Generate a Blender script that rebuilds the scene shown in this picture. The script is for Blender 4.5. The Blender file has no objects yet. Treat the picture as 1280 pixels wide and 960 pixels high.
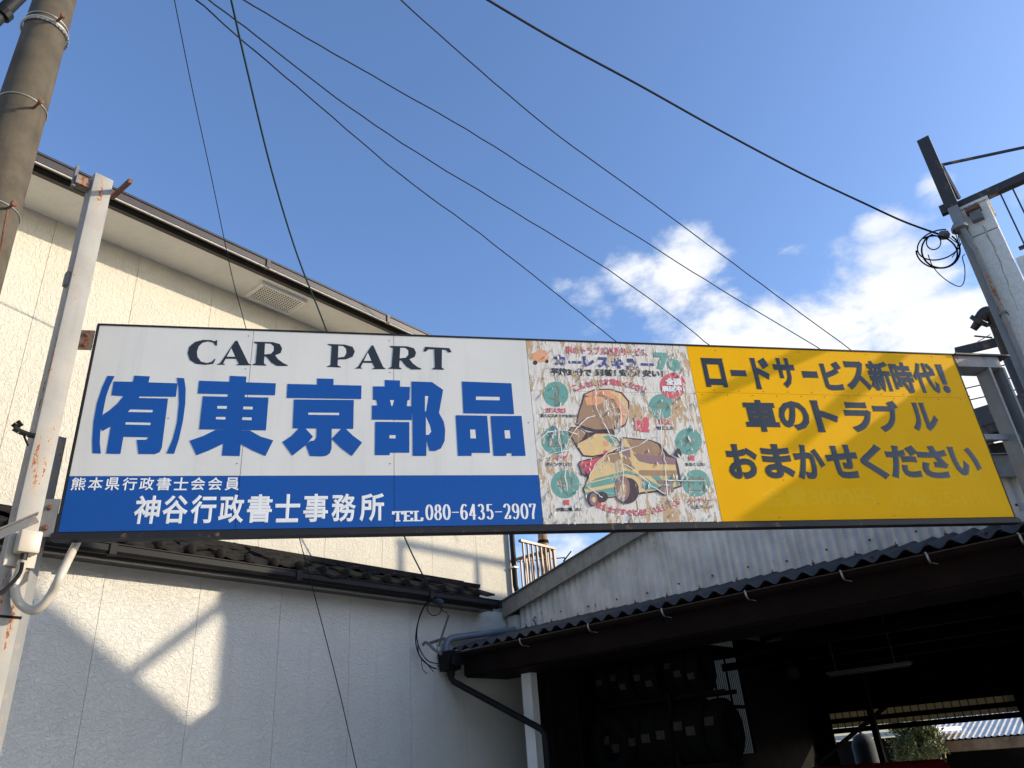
import bpy, bmesh, math, random
from mathutils import Vector, Matrix
random.seed(7)
SC = bpy.context.scene
COL = SC.collection
R = math.radians
# ------------------------------------------------------------------ camera
CAM = Vector((0, 0, 1.6)); FPX, PITCH, ROLL = 945.926, R(26.898), R(-4.738)
_F = Vector((0, math.cos(PITCH), math.sin(PITCH))); _R0 = Vector((1, 0, 0)); _U0 = _R0.cross(_F)
_R = _R0 * math.cos(ROLL) + _U0 * math.sin(ROLL); _U = -_R0 * math.sin(ROLL) + _U0 * math.cos(ROLL)
cd = bpy.data.cameras.new('camera'); cam = bpy.data.objects.new('camera', cd); COL.objects.link(cam)
cd.sensor_width = 36; cd.lens = FPX / 1280 * 36; cd.clip_start = 0.05; cd.clip_end = 3000
M = Matrix((_R, _U, -_F)).transposed().to_4x4(); M.translation = CAM; cam.matrix_world = M
SC.camera = cam
# ------------------------------------------------------------------ light
SUN_AZ, SUN_EL = R(89.5), R(16.5)
SUN_STRENGTH, SKY_STRENGTH, EXPOSURE = 2.75, 0.15, 0.95
sl = bpy.data.lights.new('sun', 'SUN'); sl.energy = SUN_STRENGTH; sl.angle = R(0.53); sl.color = (1, .87, .68)
so = bpy.data.objects.new('sun', sl); COL.objects.link(so)
SUNDIR = Vector((math.sin(SUN_AZ) * math.cos(SUN_EL), math.cos(SUN_AZ) * math.cos(SUN_EL), math.sin(SUN_EL)))
so.rotation_euler = SUNDIR.to_track_quat('Z', 'Y').to_euler(); so.location = (20, 0, 20)
SC.view_settings.view_transform = 'Standard'; SC.view_settings.look = 'None'
SC.view_settings.exposure = EXPOSURE; SC.view_settings.gamma = 1
SC.cycles.max_bounces = 6; SC.cycles.use_denoising = True
W = bpy.data.worlds.new('World'); SC.world = W; W.use_nodes = True

def ray(x, y):
    return (_F * FPX + _R * (x - 640) - _U * (y - 480)).normalized()

class NT:
    def __init__(s, t): s.t = t; s.n = t.nodes; s.l = t.links
    def new(s, typ, **k):
        nd = s.n.new(typ)
        for a, v in k.items(): setattr(nd, a, v)
        return nd
    def put(s, sock, v):
        if hasattr(v, 'is_output') or isinstance(v, bpy.types.NodeSocket): s.l.new(v, sock)
        elif v is not None:
            if isinstance(v, (tuple, list)) and len(v) == 3 and sock.type == 'RGBA': v = (*v, 1)
            sock.default_value = v
    def math(s, op, a, b=None, c=None, clamp=False):
        nd = s.new('ShaderNodeMath', operation=op); nd.use_clamp = clamp
        s.put(nd.inputs[0], a)
        if b is not None: s.put(nd.inputs[1], b)
        if c is not None: s.put(nd.inputs[2], c)
        return nd.outputs[0]
    def mix(s, f, a, b, bt='MIX'):
        nd = s.new('ShaderNodeMix', data_type='RGBA', blend_type=bt)
        s.put(nd.inputs[0], f); s.put(nd.inputs[6], a); s.put(nd.inputs[7], b); return nd.outputs[2]
    def noise(s, vec, scale, detail=3, rough=.5, dist=0):
        nd = s.new('ShaderNodeTexNoise'); s.put(nd.inputs['Vector'], vec)
        nd.inputs['Scale'].default_value = scale; nd.inputs['Detail'].default_value = detail
        nd.inputs['Roughness'].default_value = rough; nd.inputs['Distortion'].default_value = dist
        return nd.outputs[0]
    def ramp(s, v, lo, hi, a=0., b=1.):
        nd = s.new('ShaderNodeMapRange'); nd.interpolation_type = 'SMOOTHSTEP'
        s.put(nd.inputs[0], v); nd.inputs[1].default_value = lo; nd.inputs[2].default_value = hi
        nd.inputs[3].default_value = a; nd.inputs[4].default_value = b; return nd.outputs[0]
    def vmul(s, v, k):
        nd = s.new('ShaderNodeVectorMath', operation='MULTIPLY'); s.put(nd.inputs[0], v); nd.inputs[1].default_value = k
        return nd.outputs[0]

def build_world():
    t = NT(W.node_tree); t.n.clear()
    out = t.new('ShaderNodeOutputWorld'); bg = t.new('ShaderNodeBackground'); t.l.new(bg.outputs[0], out.inputs[0])
    sky = t.new('ShaderNodeTexSky', sky_type='NISHITA'); sky.sun_disc = False
    sky.sun_elevation = SUN_EL; sky.sun_rotation = SUN_AZ; sky.altitude = 20; sky.air_density = 1.0
    sky.dust_density = 1.3; sky.ozone_density = 2.6
    tc = t.new('ShaderNodeTexCoord'); d = tc.outputs['Generated']
    sep = t.new('ShaderNodeSeparateXYZ'); t.l.new(d, sep.inputs[0])
    # clouds: puffs gathered round a few directions, broken up by noise
    zc = t.math('MAXIMUM', sep.outputs[2], 0.03)
    w1 = t.new('ShaderNodeCombineXYZ'); t.put(w1.inputs[0], sep.outputs[0]); t.put(w1.inputs[1], sep.outputs[1])
    t.put(w1.inputs[2], t.math('MULTIPLY', sep.outputs[2], 1.7))
    n1 = t.math('MULTIPLY_ADD', t.math('SUBTRACT', t.noise(w1.outputs[0], 6.2, 11, .60, .15), .5), 2.0, .5); n2 = t.noise(w1.outputs[0], 2.1, 4, .5, .2)
    def blob(x, y, r0, r1, amp):
        v = ray(x, y); nd = t.new('ShaderNodeVectorMath', operation='DOT_PRODUCT'); t.l.new(d, nd.inputs[0]); nd.inputs[1].default_value = v
        ang = t.math('ARCCOSINE', t.math('MINIMUM', nd.outputs['Value'], .999999))
        return t.ramp(ang, R(r0), R(r1), amp, 0.)
    acc = None
    for b in [(735, 392, .5, 4.2, .46), (800, 352, 1, 4.8, .50), (850, 335, 1, 5.0, .50), (880, 400, 1.5, 7.5, .52), (985, 318, 0, 3.4, .42), (700, 362, 0, 2.4, .36),
              (1070, 420, 2, 7.0, .52), (1150, 390, 2.5, 7.5, .54), (1200, 320, .5, 4.5, .42), (1100, 278, .2, 2.8, .36), (1165, 228, 0, 2.4, .36),
              (1240, 450, 4, 12, .58), (1000, 470, 4, 12, .50), (1400, 420, 3, 12, .5), (1278, 245, 0, 2.4, .34),
              (940, 295, 0, 2.6, .22), (700, 680, .3, 4.5, .40), (650, 700, 0, 3, .25)]:
        o = blob(*b); acc = o if acc is None else t.math('MAXIMUM', acc, o)
    # elsewhere in the sky the same broken cloud goes on
    acc = t.math('MAXIMUM', acc, t.ramp(n2, .56, .72, 0., .22)) if False else acc
    away = t.ramp(sep.outputs[1], -.6, -.1, .42, 0.)
    acc = t.math('ADD', acc, t.math('MULTIPLY', away, t.ramp(n2, .45, .65)))
    dens = t.math('MULTIPLY', t.math('MULTIPLY', t.ramp(t.math('ADD', n1, acc), .72, 1.08), t.ramp(acc, .0, .16)), .93)
    core = t.ramp(t.math('ADD', t.math('MULTIPLY', n1, .6), acc), .62, .92)
    ccol = t.mix(core, (2.7, 2.95, 3.4), (3.95, 3.9, 3.85))
    ccol = t.mix(t.ramp(n2, .35, .65, 0., .45), ccol, (2.8, 3.15, 3.7))
    tint = t.mix(1.0, sky.outputs[0], (.84, .91, 1.07), 'MULTIPLY')
    col = t.mix(dens, tint, ccol)
    t.l.new(col, bg.inputs[0]); bg.inputs[1].default_value = SKY_STRENGTH
build_world()

# ------------------------------------------------------------------ frames: a along azimuth, b a quarter turn clockwise, z up
class Frame:
    def __init__(s, az, ox=0, oy=0, oz=0):
        s.az = R(az); s.A = Vector((math.sin(s.az), math.cos(s.az), 0)); s.B = Vector((math.cos(s.az), -math.sin(s.az), 0)); s.O = Vector((ox, oy, oz))
    def w(s, a, b, z): return s.O + s.A * a + s.B * b + Vector((0, 0, z))
    def loc(s, p): p = Vector(p) - s.O; return (p.dot(s.A), p.dot(s.B), p.z)
    def on_a(s, x, y, a):
        d = ray(x, y); t = (a - (CAM - s.O).dot(s.A)) / d.dot(s.A); return s.loc(CAM + d * t)
    def on_b(s, x, y, b):
        d = ray(x, y); t = (b - (CAM - s.O).dot(s.B)) / d.dot(s.B); return s.loc(CAM + d * t)
H = Frame(39.222)                                       # house and shed
S = Frame(76.832, -2.628, 4.086, 2.971)                 # signboard (origin: its lower left corner)
WD = Frame(0)                                           # a = forward, b = right
def far(x, y, dist):                                    # a point along a sight line, in WD coordinates
    return WD.loc(CAM + ray(x, y) * dist)
def fin(fr, p, src=WD): return fr.loc(src.w(*p))

class MB:
    def __init__(s): s.v = []; s.f = []; s.m = []
    def add(s, vs, fs, mi=0):
        o = len(s.v); s.v += [tuple(v) for v in vs]; s.f += [tuple(i + o for i in f) for f in fs]; s.m += [mi] * len(fs); return s
    def box(s, a0, a1, b0, b1, z0, z1, mi=0):
        vs = [(a, b, z) for a in (a0, a1) for b in (b0, b1) for z in (z0, z1)]
        return s.add(vs, [(0, 1, 3, 2), (4, 6, 7, 5), (0, 4, 5, 1), (2, 3, 7, 6), (0, 2, 6, 4), (1, 5, 7, 3)], mi)
    def poly(s, pts, ext, mi=0):
        "flat polygon pts extruded by vector ext"
        n = len(pts); e = Vector(ext); vs = [tuple(p) for p in pts] + [tuple(Vector(p) + e) for p in pts]
        fs = [tuple(range(n)), tuple(range(2 * n - 1, n - 1, -1))] + [(i, i + n, (i + 1) % n + n, (i + 1) % n) for i in range(n)]
        return s.add(vs, fs, mi)
    def beam(s, p, q, w, h, up=(0, 0, 1), mi=0):
        p = Vector(p); q = Vector(q); d = (q - p).normalized(); u = Vector(up)
        x = d.cross(u)
        if x.length < 1e-4: x = d.cross(Vector((1, 0, 0)))
        x.normalize(); y = x.cross(d)
        c = [x * i * w / 2 + y * j * h / 2 for i, j in ((-1, -1), (1, -1), (1, 1), (-1, 1))]
        return s.add([p + k for k in c] + [q + k for k in c], [(0, 1, 2, 3), (7, 6, 5, 4)] + [(i, i + 4, (i + 1) % 4 + 4, (i + 1) % 4) for i in range(4)], mi)
    def tube(s, pts, r, n=8, mi=0, cap=True):
        pts = [Vector(p) for p in pts]; m = len(pts); rr = r if isinstance(r, (list, tuple)) else [r] * m
        vs = []; prev = None
        for i, p in enumerate(pts):
            d = (pts[min(i + 1, m - 1)] - pts[max(i - 1, 0)]).normalized()
            if prev is None:
                x = d.cross(Vector((0, 0, 1)))
                if x.length < 1e-3: x = d.cross(Vector((1, 0, 0)))
            else: x = prev - d * prev.dot(d)
            x.normalize(); prev = x; y = d.cross(x)
            vs += [p + (x * math.cos(k * 2 * math.pi / n) + y * math.sin(k * 2 * math.pi / n)) * rr[i] for k in range(n)]
        fs = [(i * n + k, i * n + (k + 1) % n, (i + 1) * n + (k + 1) % n, (i + 1) * n + k) for i in range(m - 1) for k in range(n)]
        if cap: fs += [tuple(range(n - 1, -1, -1)), tuple(range((m - 1) * n, m * n))]
        return s.add(vs, fs, mi)
    def lathe(s, c, axis, prof, n=24, mi=0, closed=False):
        "prof: (distance along axis, radius)"
        c = Vector(c); d = Vector(axis).normalized(); x = d.cross(Vector((0, 0, 1)))
        if x.length < 1e-3: x = Vector((1, 0, 0))
        x.normalize(); y = d.cross(x); m = len(prof)
        vs = [c + d * t + (x * math.cos(k * 2 * math.pi / n) + y * math.sin(k * 2 * math.pi / n)) * r for t, r in prof for k in range(n)]
        fs = [(i * n + k, i * n + (k + 1) % n, ((i + 1) % m) * n + (k + 1) % n, ((i + 1) % m) * n + k) for i in range(m if closed else m - 1) for k in range(n)]
        if not closed: fs += [tuple(range(n - 1, -1, -1)), tuple(range((m - 1) * n, m * n))]
        return s.add(vs, fs, mi)

class Thing:
    "a thing: an Empty at its base, in a frame; parts are meshes under it"
    def __init__(s, name, label, cat, fr, a, b, z=0, group=None, kind=None):
        s.fr = fr; s.base = (a, b, z); o = bpy.data.objects.new(name, None); COL.objects.link(o)
        o.location = fr.w(a, b, z); o.rotation_euler = (0, 0, R(90) - fr.az); o.empty_display_size = .2
        if label: o['label'] = label
        if cat: o['category'] = cat
        if group: o['group'] = group
        if kind: o['kind'] = kind
        s.o = o
    def part(s, name, mb, mat, parent=None, smooth=False, label=None, bevel=0, kind=None, recalc=True):
        a, b, z = s.base
        ob = mesh_obj(name, [(p[0] - a, -(p[1] - b), p[2] - z) for p in mb.v], mb.f, mb.m, mat, smooth, bevel, recalc)
        ob.parent = parent or s.o
        if label: ob['label'] = label
        if kind: ob['kind'] = kind
        return ob
    def copy_part(s, src, name=None, offset=(0, 0, 0), parent=None, rot=None):
        o = src.copy(); COL.objects.link(o); o.parent = parent or src.parent
        o.location = (offset[0], -offset[1], offset[2])
        if rot: o.rotation_euler = rot
        return o

def mesh_obj(name, vs, fs, mi, mat, smooth=False, bevel=0, recalc=True):
    me = bpy.data.meshes.new(name); me.from_pydata([tuple(v) for v in vs], [], fs)
    mats = mat if isinstance(mat, (list, tuple)) else [mat]
    for m in mats: me.materials.append(m)
    for p, k in zip(me.polygons, mi): p.material_index = min(k, len(mats) - 1)
    bm = bmesh.new(); bm.from_mesh(me)
    if recalc: bmesh.ops.recalc_face_normals(bm, faces=bm.faces)
    if bevel: bmesh.ops.bevel(bm, geom=[e for e in bm.edges if e.is_manifold and e.calc_face_angle(0) > .5], offset=bevel, segments=2, profile=.5, affect='EDGES', clamp_overlap=True)
    bm.to_mesh(me); bm.free()
    if smooth:
        me.shade_smooth()
        try: me.set_sharp_from_angle(angle=R(38))
        except Exception: pass
    ob = bpy.data.objects.new(name, me); COL.objects.link(ob); return ob

def single(name, label, cat, fr, mb, mat, smooth=False, group=None, kind=None, bevel=0, recalc=True):
    "a thing that is one mesh, origin at its lowest corner"
    pts = [fr.w(*p) for p in mb.v]; c = Vector((sum(p.x for p in pts) / len(pts), sum(p.y for p in pts) / len(pts), min(p.z for p in pts)))
    o = mesh_obj(name, [p - c for p in pts], mb.f, mb.m, mat, smooth, bevel, recalc); o.location = c
    if label: o['label'] = label
    if cat: o['category'] = cat
    if group: o['group'] = group
    if kind: o['kind'] = kind
    return o

# ------------------------------------------------------------------ materials
def mat(name, color, rough=.6, metal=0, var=.12, vscale=3., grime=None, bump=0, bscale=60, bdetail=4, rust=0, rscale=6., spec=.5, streak=0, coat=0):
    m = bpy.data.materials.new(name); m.use_nodes = True; t = NT(m.node_tree); bs = t.n['Principled BSDF']
    tc = t.new('ShaderNodeTexCoord'); v = tc.outputs['Object']
    c = (*color, 1)
    nz = t.noise(v, vscale, 5, .6)
    col = t.mix(t.ramp(nz, .3, .7), tuple(x * (1 - var) for x in color), tuple(min(1, x * (1 + var)) for x in color))
    if streak:
        vs = t.vmul(v, (14, 14, .8)); col = t.mix(t.ramp(t.noise(vs, 1., 5, .6), .48, .75, 0., streak), col, tuple(x * .45 for x in color))
    if grime: col = t.mix(t.ramp(t.noise(v, 1.3, 6, .65), .45, .8, 0., grime), col, (.10, .085, .06))
    r = rough
    if rust:
        rv = t.vmul(v, (1, 1, .14)); rn = t.math('ADD', t.math('MULTIPLY', t.noise(rv, rscale * .55, 4, .6), .55), t.math('MULTIPLY', t.noise(t.vmul(v, (1, 1, .6)), rscale * 2.6, 7, .75), .45))
        f = t.ramp(rn, .645 - rust * .2, .675 - rust * .2)
        rc = t.mix(t.noise(v, 60, 4, .6), (.33, .10, .025), (.10, .04, .02))
        halo = t.ramp(rn, .585 - rust * .2, .665 - rust * .2, 0., .35)
        col = t.mix(halo, col, (.52, .30, .12)); col = t.mix(f, col, rc); r = t.math('ADD', rough, t.math('MULTIPLY', f, .35), clamp=True)
    t.put(bs.inputs['Base Color'], col); t.put(bs.inputs['Roughness'], r); bs.inputs['Metallic'].default_value = metal
    bs.inputs['Specular IOR Level'].default_value = spec
    if coat: bs.inputs['Coat Weight'].default_value = coat; bs.inputs['Coat Roughness'].default_value = .12
    if bump:
        b = t.new('ShaderNodeBump'); b.inputs['Strength'].default_value = min(1, bump); b.inputs['Distance'].default_value = .01 * bump
        t.put(b.inputs['Height'], t.noise(v, bscale, bdetail, .6)); t.l.new(b.outputs[0], bs.inputs['Normal'])
    return m

def stucco(name, color, scale, dist, stretch=(1, 1, 1)):
    m = bpy.data.materials.new(name); m.use_nodes = True; t = NT(m.node_tree); bs = t.n['Principled BSDF']
    tc = t.new('ShaderNodeTexCoord'); v = t.vmul(tc.outputs['Object'], stretch)
    big = t.noise(v, 1.1, 4, .6); st = t.noise(t.vmul(tc.outputs['Object'], (6, 6, .5)), 1., 5, .6)
    col = t.mix(t.ramp(big, .3, .75), color, tuple(x * .9 for x in color))
    col = t.mix(t.ramp(st, .5, .8, 0., .25), col, tuple(x * y for x, y in zip(color, (.72, .68, .6))))
    n1 = t.noise(v, scale, 3, .55, .8); n2 = t.noise(v, scale * 3.1, 3, .6)
    ridge = t.math('ABSOLUTE', t.math('SUBTRACT', n1, .5))
    ridge = t.ramp(ridge, 0., .09, 0., 1.)
    h = t.math('ADD', t.math('ADD', t.math('MULTIPLY', ridge, .45), t.math('MULTIPLY', n1, 1.6)), t.math('MULTIPLY', n2, .18))
    col = t.mix(t.ramp(ridge, 0., .35, .06, 0.), col, tuple(x * .55 for x in color))
    b = t.new('ShaderNodeBump'); b.inputs['Strength'].default_value = .85; b.inputs['Distance'].default_value = dist
    t.put(b.inputs['Height'], h); t.l.new(b.outputs[0], bs.inputs['Normal'])
    t.put(bs.inputs['Base Color'], col); bs.inputs['Roughness'].default_value = .85; bs.inputs['Specular IOR Level'].default_value = .25
    return m

def poster_mat(name, color, peel=.0, bare=False):
    "printed paper on the sign, torn and flaking; the tears share one coordinate over the whole poster"
    m = bpy.data.materials.new(name); m.use_nodes = True; t = NT(m.node_tree); bs = t.n['Principled BSDF']
    tc = t.new('ShaderNodeTexCoord'); o = tc.outputs['Object']
    v = t.vmul(o, (1, 1, .28))
    base = t.noise(v, 24, 6, .62, .9); fine = t.noise(t.vmul(o, (1, 1, .25)), 55, 5, .6, .6); big = t.noise(o, 3.2, 3, .5)
    nn = t.math('ADD', t.math('MULTIPLY', base, .8), t.math('ADD', t.math('MULTIPLY', fine, .2), t.math('MULTIPLY', t.math('SUBTRACT', big, .5), .42)))
    tan = t.mix(fine, (.30, .17, .07), (.66, .47, .27))
    if bare: col = t.mix(t.ramp(fine, .3, .7), color, tuple(c * .78 for c in color))
    else: col = t.mix(t.ramp(fine, .45, .75, 0., .35), color, tuple(min(1, c * 1.25 + .05) for c in color))
    gap = t.ramp(nn, .565 - peel * .1, .578 - peel * .1)
    white = t.ramp(nn, .535 - peel * .1, .553 - peel * .1)
    col = t.mix(white, col, t.mix(t.ramp(fine, .4, .6), (.74, .72, .67), (.44, .46, .48)))  # the blue-grey paints in shade under the curling flakes
    col = t.mix(gap, col, tan)
    # thin straight cracks
    vo = t.new('ShaderNodeTexVoronoi', feature='DISTANCE_TO_EDGE'); t.put(vo.inputs['Vector'], t.vmul(o, (1.3, 1, .8))); vo.inputs['Scale'].default_value = 7
    col = t.mix(t.math('MULTIPLY', t.ramp(vo.outputs['Distance'], .004, .010, .5, 0.), t.ramp(big, .5, .6)), col, (.75, .74, .70))
    b = t.new('ShaderNodeBump'); b.inputs['Strength'].default_value = .8; b.inputs['Distance'].default_value = .006
    t.put(b.inputs['Height'], t.math('SUBTRACT', t.math('MULTIPLY', white, .7), t.math('MULTIPLY', gap, 1.4))); t.l.new(b.outputs[0], bs.inputs['Normal'])
    t.put(bs.inputs['Base Color'], col); bs.inputs['Roughness'].default_value = .55
    return m

def enamel(name, color, rough=.3, dirt=.1, spec=.35):
    m = bpy.data.materials.new(name); m.use_nodes = True; t = NT(m.node_tree); bs = t.n['Principled BSDF']
    tc = t.new('ShaderNodeTexCoord'); o = tc.outputs['Object']
    n = t.noise(o, 1.6, 4, .6); s = t.noise(t.vmul(o, (9, 9, .5)), 1., 5, .6)
    col = t.mix(t.ramp(n, .3, .7), color, tuple(c * .93 for c in color))
    col = t.mix(t.ramp(s, .5, .8, 0., dirt), col, tuple(c * .6 + .02 for c in color))
    sp = t.noise(o, 90, 2, .5); col = t.mix(t.ramp(sp, .76, .80, 0., .5), col, (.16, .13, .10))
    t.put(bs.inputs['Base Color'], col)
    t.put(bs.inputs['Roughness'], t.ramp(n, .2, .8, rough - .06, rough + .1)); bs.inputs['Specular IOR Level'].default_value = spec
    b = t.new('ShaderNodeBump'); b.inputs['Strength'].default_value = .25; b.inputs['Distance'].default_value = .01
    t.put(b.inputs['Height'], t.noise(t.vmul(o, (1, 1, .35)), 2.6, 2, .5)); t.l.new(b.outputs[0], bs.inputs['Normal'])
    return m

MT = dict(
    concrete=mat('pole_concrete', (.072, .058, .038), .9, var=.25, vscale=7, bump=.5, bscale=160, streak=.45, grime=.3),
    wire=mat('wire_galvanised', (.45, .45, .43), .45, .8),
    bolt=mat('bolt_rust', (.16, .07, .04), .9, var=.4, vscale=60),
    post=mat('post_white_paint', (.27, .262, .24), .6, rust=.40, rscale=26, streak=.25, bump=.15, bscale=40),
    post2=mat('frame_grey_paint', (.19, .195, .19), .5, rust=.36, rscale=9, streak=.35, bump=.15, bscale=40),
    steel=mat('steel_grey', (.13, .13, .13), .5, .3, rust=.35, rscale=18),
    darksteel=mat('steel_dark_brown', (.030, .024, .021), .5, .0, rust=.2, rscale=8),
    black=mat('frame_black', (.016, .015, .015), .5, rust=.06, rscale=30, spec=.3),
    signwhite=enamel('sign_white', (.68, .66, .60), .33, .28), blue=enamel('sign_blue', (.006, .075, .31), .28, .05),
    yellow=enamel('sign_yellow', (.86, .435, .002), .45, .05, .06), ghost=enamel('sign_yellow_ghost', (.85, .465, .012), .5, .05, .06),
    ink=mat('letter_black', (.018, .02, .024), .35, var=.2), inkg=mat('letter_charcoal', (.022, .023, .024), .24, var=.25),
    white=mat('letter_white', (.78, .77, .73), .4, var=.05),
    paper=poster_mat('poster_paper', (.74, .69, .60), .18, True), pred=poster_mat('poster_red', (.58, .09, .11), -.15),
    pnavy=poster_mat('poster_navy', (.06, .06, .22), -.05), pteal=poster_mat('poster_teal', (.12, .31, .26), -.40), pblk=poster_mat('poster_black', (.03, .025, .03), -.3),
    pyel=poster_mat('poster_yellow', (.68, .47, .20), -.4), por=poster_mat('poster_orange', (.70, .32, .16), -.5),
    pbr=poster_mat('poster_peeled_brown', (.34, .20, .11), -.55), pline=poster_mat('poster_outline', (.05, .025, .03), -.5),
    pmauve=poster_mat('poster_mauve', (.26, .15, .15), -.5), pcrack=mat('poster_crack', (.72, .71, .67), .6),
    flake=mat('paper_flake', (.46, .45, .43), .7, var=.15, vscale=20),
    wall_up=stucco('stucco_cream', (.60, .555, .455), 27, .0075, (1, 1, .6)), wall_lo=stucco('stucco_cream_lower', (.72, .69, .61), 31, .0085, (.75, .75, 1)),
    soffit=stucco('stucco_soffit', (.86, .83, .74), 30, .004),
    wall_r=stucco('stucco_grey', (.76, .73, .66), 22, .006),
    gap=mat('joint_dark', (.10, .095, .085), .9), mesh=mat('vent_mesh', (.11, .10, .09), .9, var=.8, vscale=150, bump=1, bscale=220),
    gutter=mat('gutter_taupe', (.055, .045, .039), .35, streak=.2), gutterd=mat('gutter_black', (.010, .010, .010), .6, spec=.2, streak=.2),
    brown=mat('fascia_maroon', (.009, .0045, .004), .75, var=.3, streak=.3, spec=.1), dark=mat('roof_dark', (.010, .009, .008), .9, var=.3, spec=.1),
    tile=mat('roof_tile', (.020, .018, .016), .8, var=.35, vscale=9, bump=.2, bscale=50, grime=0, spec=.06),
    corr=mat('corrugated_grey', (.66, .635, .57), .6, .0, var=.14, streak=.35, grime=.15, rust=.12, rscale=14, bump=.1),
    slate=mat('slate_sheet', (.045, .045, .045), .8, var=.3, grime=.4, bump=.3), fascia=mat('rake_grey', (.24, .235, .21), .7, var=.15, vscale=8, streak=.35, grime=.3, bump=.1),
    pvc=mat('pvc_beige', (.46, .41, .33), .4, var=.06), pvcg=mat('pvc_grey', (.17, .20, .24), .35, var=.1),
    rubber=mat('tyre_rubber', (.007, .007, .007), .95, spec=.1, var=.3, bump=.2), tag=mat('tyre_tag', (.05, .033, .022), .8, var=.3, vscale=30),
    cable=mat('cable_black', (.010, .010, .012), .8, spec=.15), cableg=mat('cable_green', (.008, .032, .034), .7, spec=.2),
    alu=mat('balcony_brown', (.11, .07, .045), .35, .2, var=.1), wood=mat('wood_pole', (.34, .22, .12), .8, var=.3, streak=.4),
    asphalt=mat('yard_concrete', (.40, .38, .34), .9, var=.3, vscale=6, bump=.5, bscale=120), dimfloor=mat('dim_garage_floor', (.035, .032, .03), .7, var=.3, spec=.2), slab=mat('slab_concrete', (.28, .27, .25), .9, var=.2, bump=.2),
    lamp=mat('lamp_tube', (.16, .155, .14), .4), red=mat('car_red', (.26, .008, .012), .5, var=.05, spec=.2), glass=mat('car_glass', (.02, .025, .03), .08, spec=.8),
    foliage=mat('leaf_green', (.12, .125, .028), .7, var=.45, vscale=5), bark=mat('bark', (.12, .09, .06), .9, var=.3),
    tank=mat('tank_silver', (.03, .033, .038), .8, .0), plastic=mat('frp_sheet', (.16, .155, .13), .6),
)
# translucent plastic sheet: light from outside comes through it
_t = NT(MT['plastic'].node_tree); _b = _t.n['Principled BSDF']; _tr = _t.new('ShaderNodeBsdfTranslucent'); _tr.inputs[0].default_value = (.22, .20, .15, 1)
_mx = _t.new('ShaderNodeMixShader'); _mx.inputs[0].default_value = .6; _t.l.new(_b.outputs[0], _mx.inputs[1]); _t.l.new(_tr.outputs[0], _mx.inputs[2])
_t.l.new(_mx.outputs[0], _t.n['Material Output'].inputs[0])

# ------------------------------------------------------------------ ground
g = MB().add([(-400, -400, 0), (400, -400, 0), (400, 400, 0), (-400, 400, 0)], [(0, 1, 2, 3)])
single('ground', None, None, WD, g, MT['asphalt'], kind='structure', recalc=False)

# ------------------------------------------------------------------ the stucco house on the left
NLO, NUP = -7.195, -7.72
JO = 2.81 - .912 * 6
UC = H.on_b(636.5, 700, NUP)[0]; UP_ = H.on_b(642, 700, -7.64)[0]
hs = Thing('stucco_house', 'cream stucco house with a band of dark roof tiles between its two storeys', 'house', H, 3.0, -7.2)
lo = MB(); lo.box(-3, 8.75, -13, NLO - .02, 0, 3.62); hs.part('wall', lo, MT['slab'])
up = MB(); up.box(-3, UC - .01, -13, NUP - .02, 3.6, 7.3); hs.part('upper_wall', up, MT['gap'])
def boards(name, n, z0, z1, uend, m):
    src = None; k = 0
    while True:
        a0 = JO + .912 * k; a1 = a0 + .912; k += 1
        if a0 >= uend: break
        if a1 <= uend:
            if src is None: base = a0; src = hs.part(name, MB().box(a0 + .002, a1 - .002, n - .018, n, z0, z1), m)
            else: hs.copy_part(src, offset=(a0 - base, 0, 0))
        else: hs.part(name, MB().box(a0 + .002, uend, n - .018, n, z0, z1), m)
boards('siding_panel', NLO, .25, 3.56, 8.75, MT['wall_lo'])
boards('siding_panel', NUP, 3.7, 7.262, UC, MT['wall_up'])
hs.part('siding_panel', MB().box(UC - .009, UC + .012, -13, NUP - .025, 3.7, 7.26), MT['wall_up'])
hs.part('foundation', MB().box(-3, 8.44, NLO - .03, NLO - .008, 0, .25), MT['slab'])
# upper eave
UE = 9.65
hs.part('soffit', MB().box(-3.6, UE, NUP + .001, -7.14, 7.262, 7.30), MT['soffit'])
hs.part('soffit', MB().box(UC + .013, UE, -13, NUP - .0, 7.262, 7.30), MT['soffit'])
hs.part('vent_strip', MB().box(-3.6, UE, -7.138, -7.06, 7.252, 7.29), MT['mesh'])
hs.part('fascia', MB().box(-3.6, UE, -7.058, -7.01, 7.235, 7.37), MT['dark'])
rf = MB(); rf.poly([(-3.7, -7.03, 7.385), (-3.7, -7.0, 7.44), (-3.7, -10.3, 8.9), (-3.7, -13.6, 7.44), (-3.7, -13.6, 7.36), (-3.7, -10.3, 8.8)], (UE + 3.8, 0, 0)); hs.part('roof', rf, MT['gutterd'])
# box gutter along the upper eave, in lengths with joint collars
for k in range(-2, 5):
    a0, a1 = -3.6 + (k + 2) * 1.9, min(-3.6 + (k + 3) * 1.9, UE)
    q = MB(); q.poly([(a0 + .01, -7.005, 7.262), (a0 + .01, -6.965, 7.262), (a0 + .01, -6.945, 7.275), (a0 + .01, -6.945, 7.355), (a0 + .01, -6.93, 7.362), (a0 + .01, -6.93, 7.375), (a0 + .01, -7.005, 7.375)], (a1 - a0 - .012, 0, 0))
    gt = hs.part('gutter', q, MT['gutter'])
    hs.part('gutter_lip', MB().box(a0 + .01, a1, -6.962, -6.942, 7.2555, 7.2615), MT['soffit'], parent=gt)
    c = MB(); c.box(a1 - .03, a1 + .02, -6.95, -6.927, 7.258, 7.38); c.box(a1 - .03, a1 + .02, -7.0, -6.951, 7.256, 7.2615)
    hs.part('gutter_joint', c, MT['gutter'], parent=gt)
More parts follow.
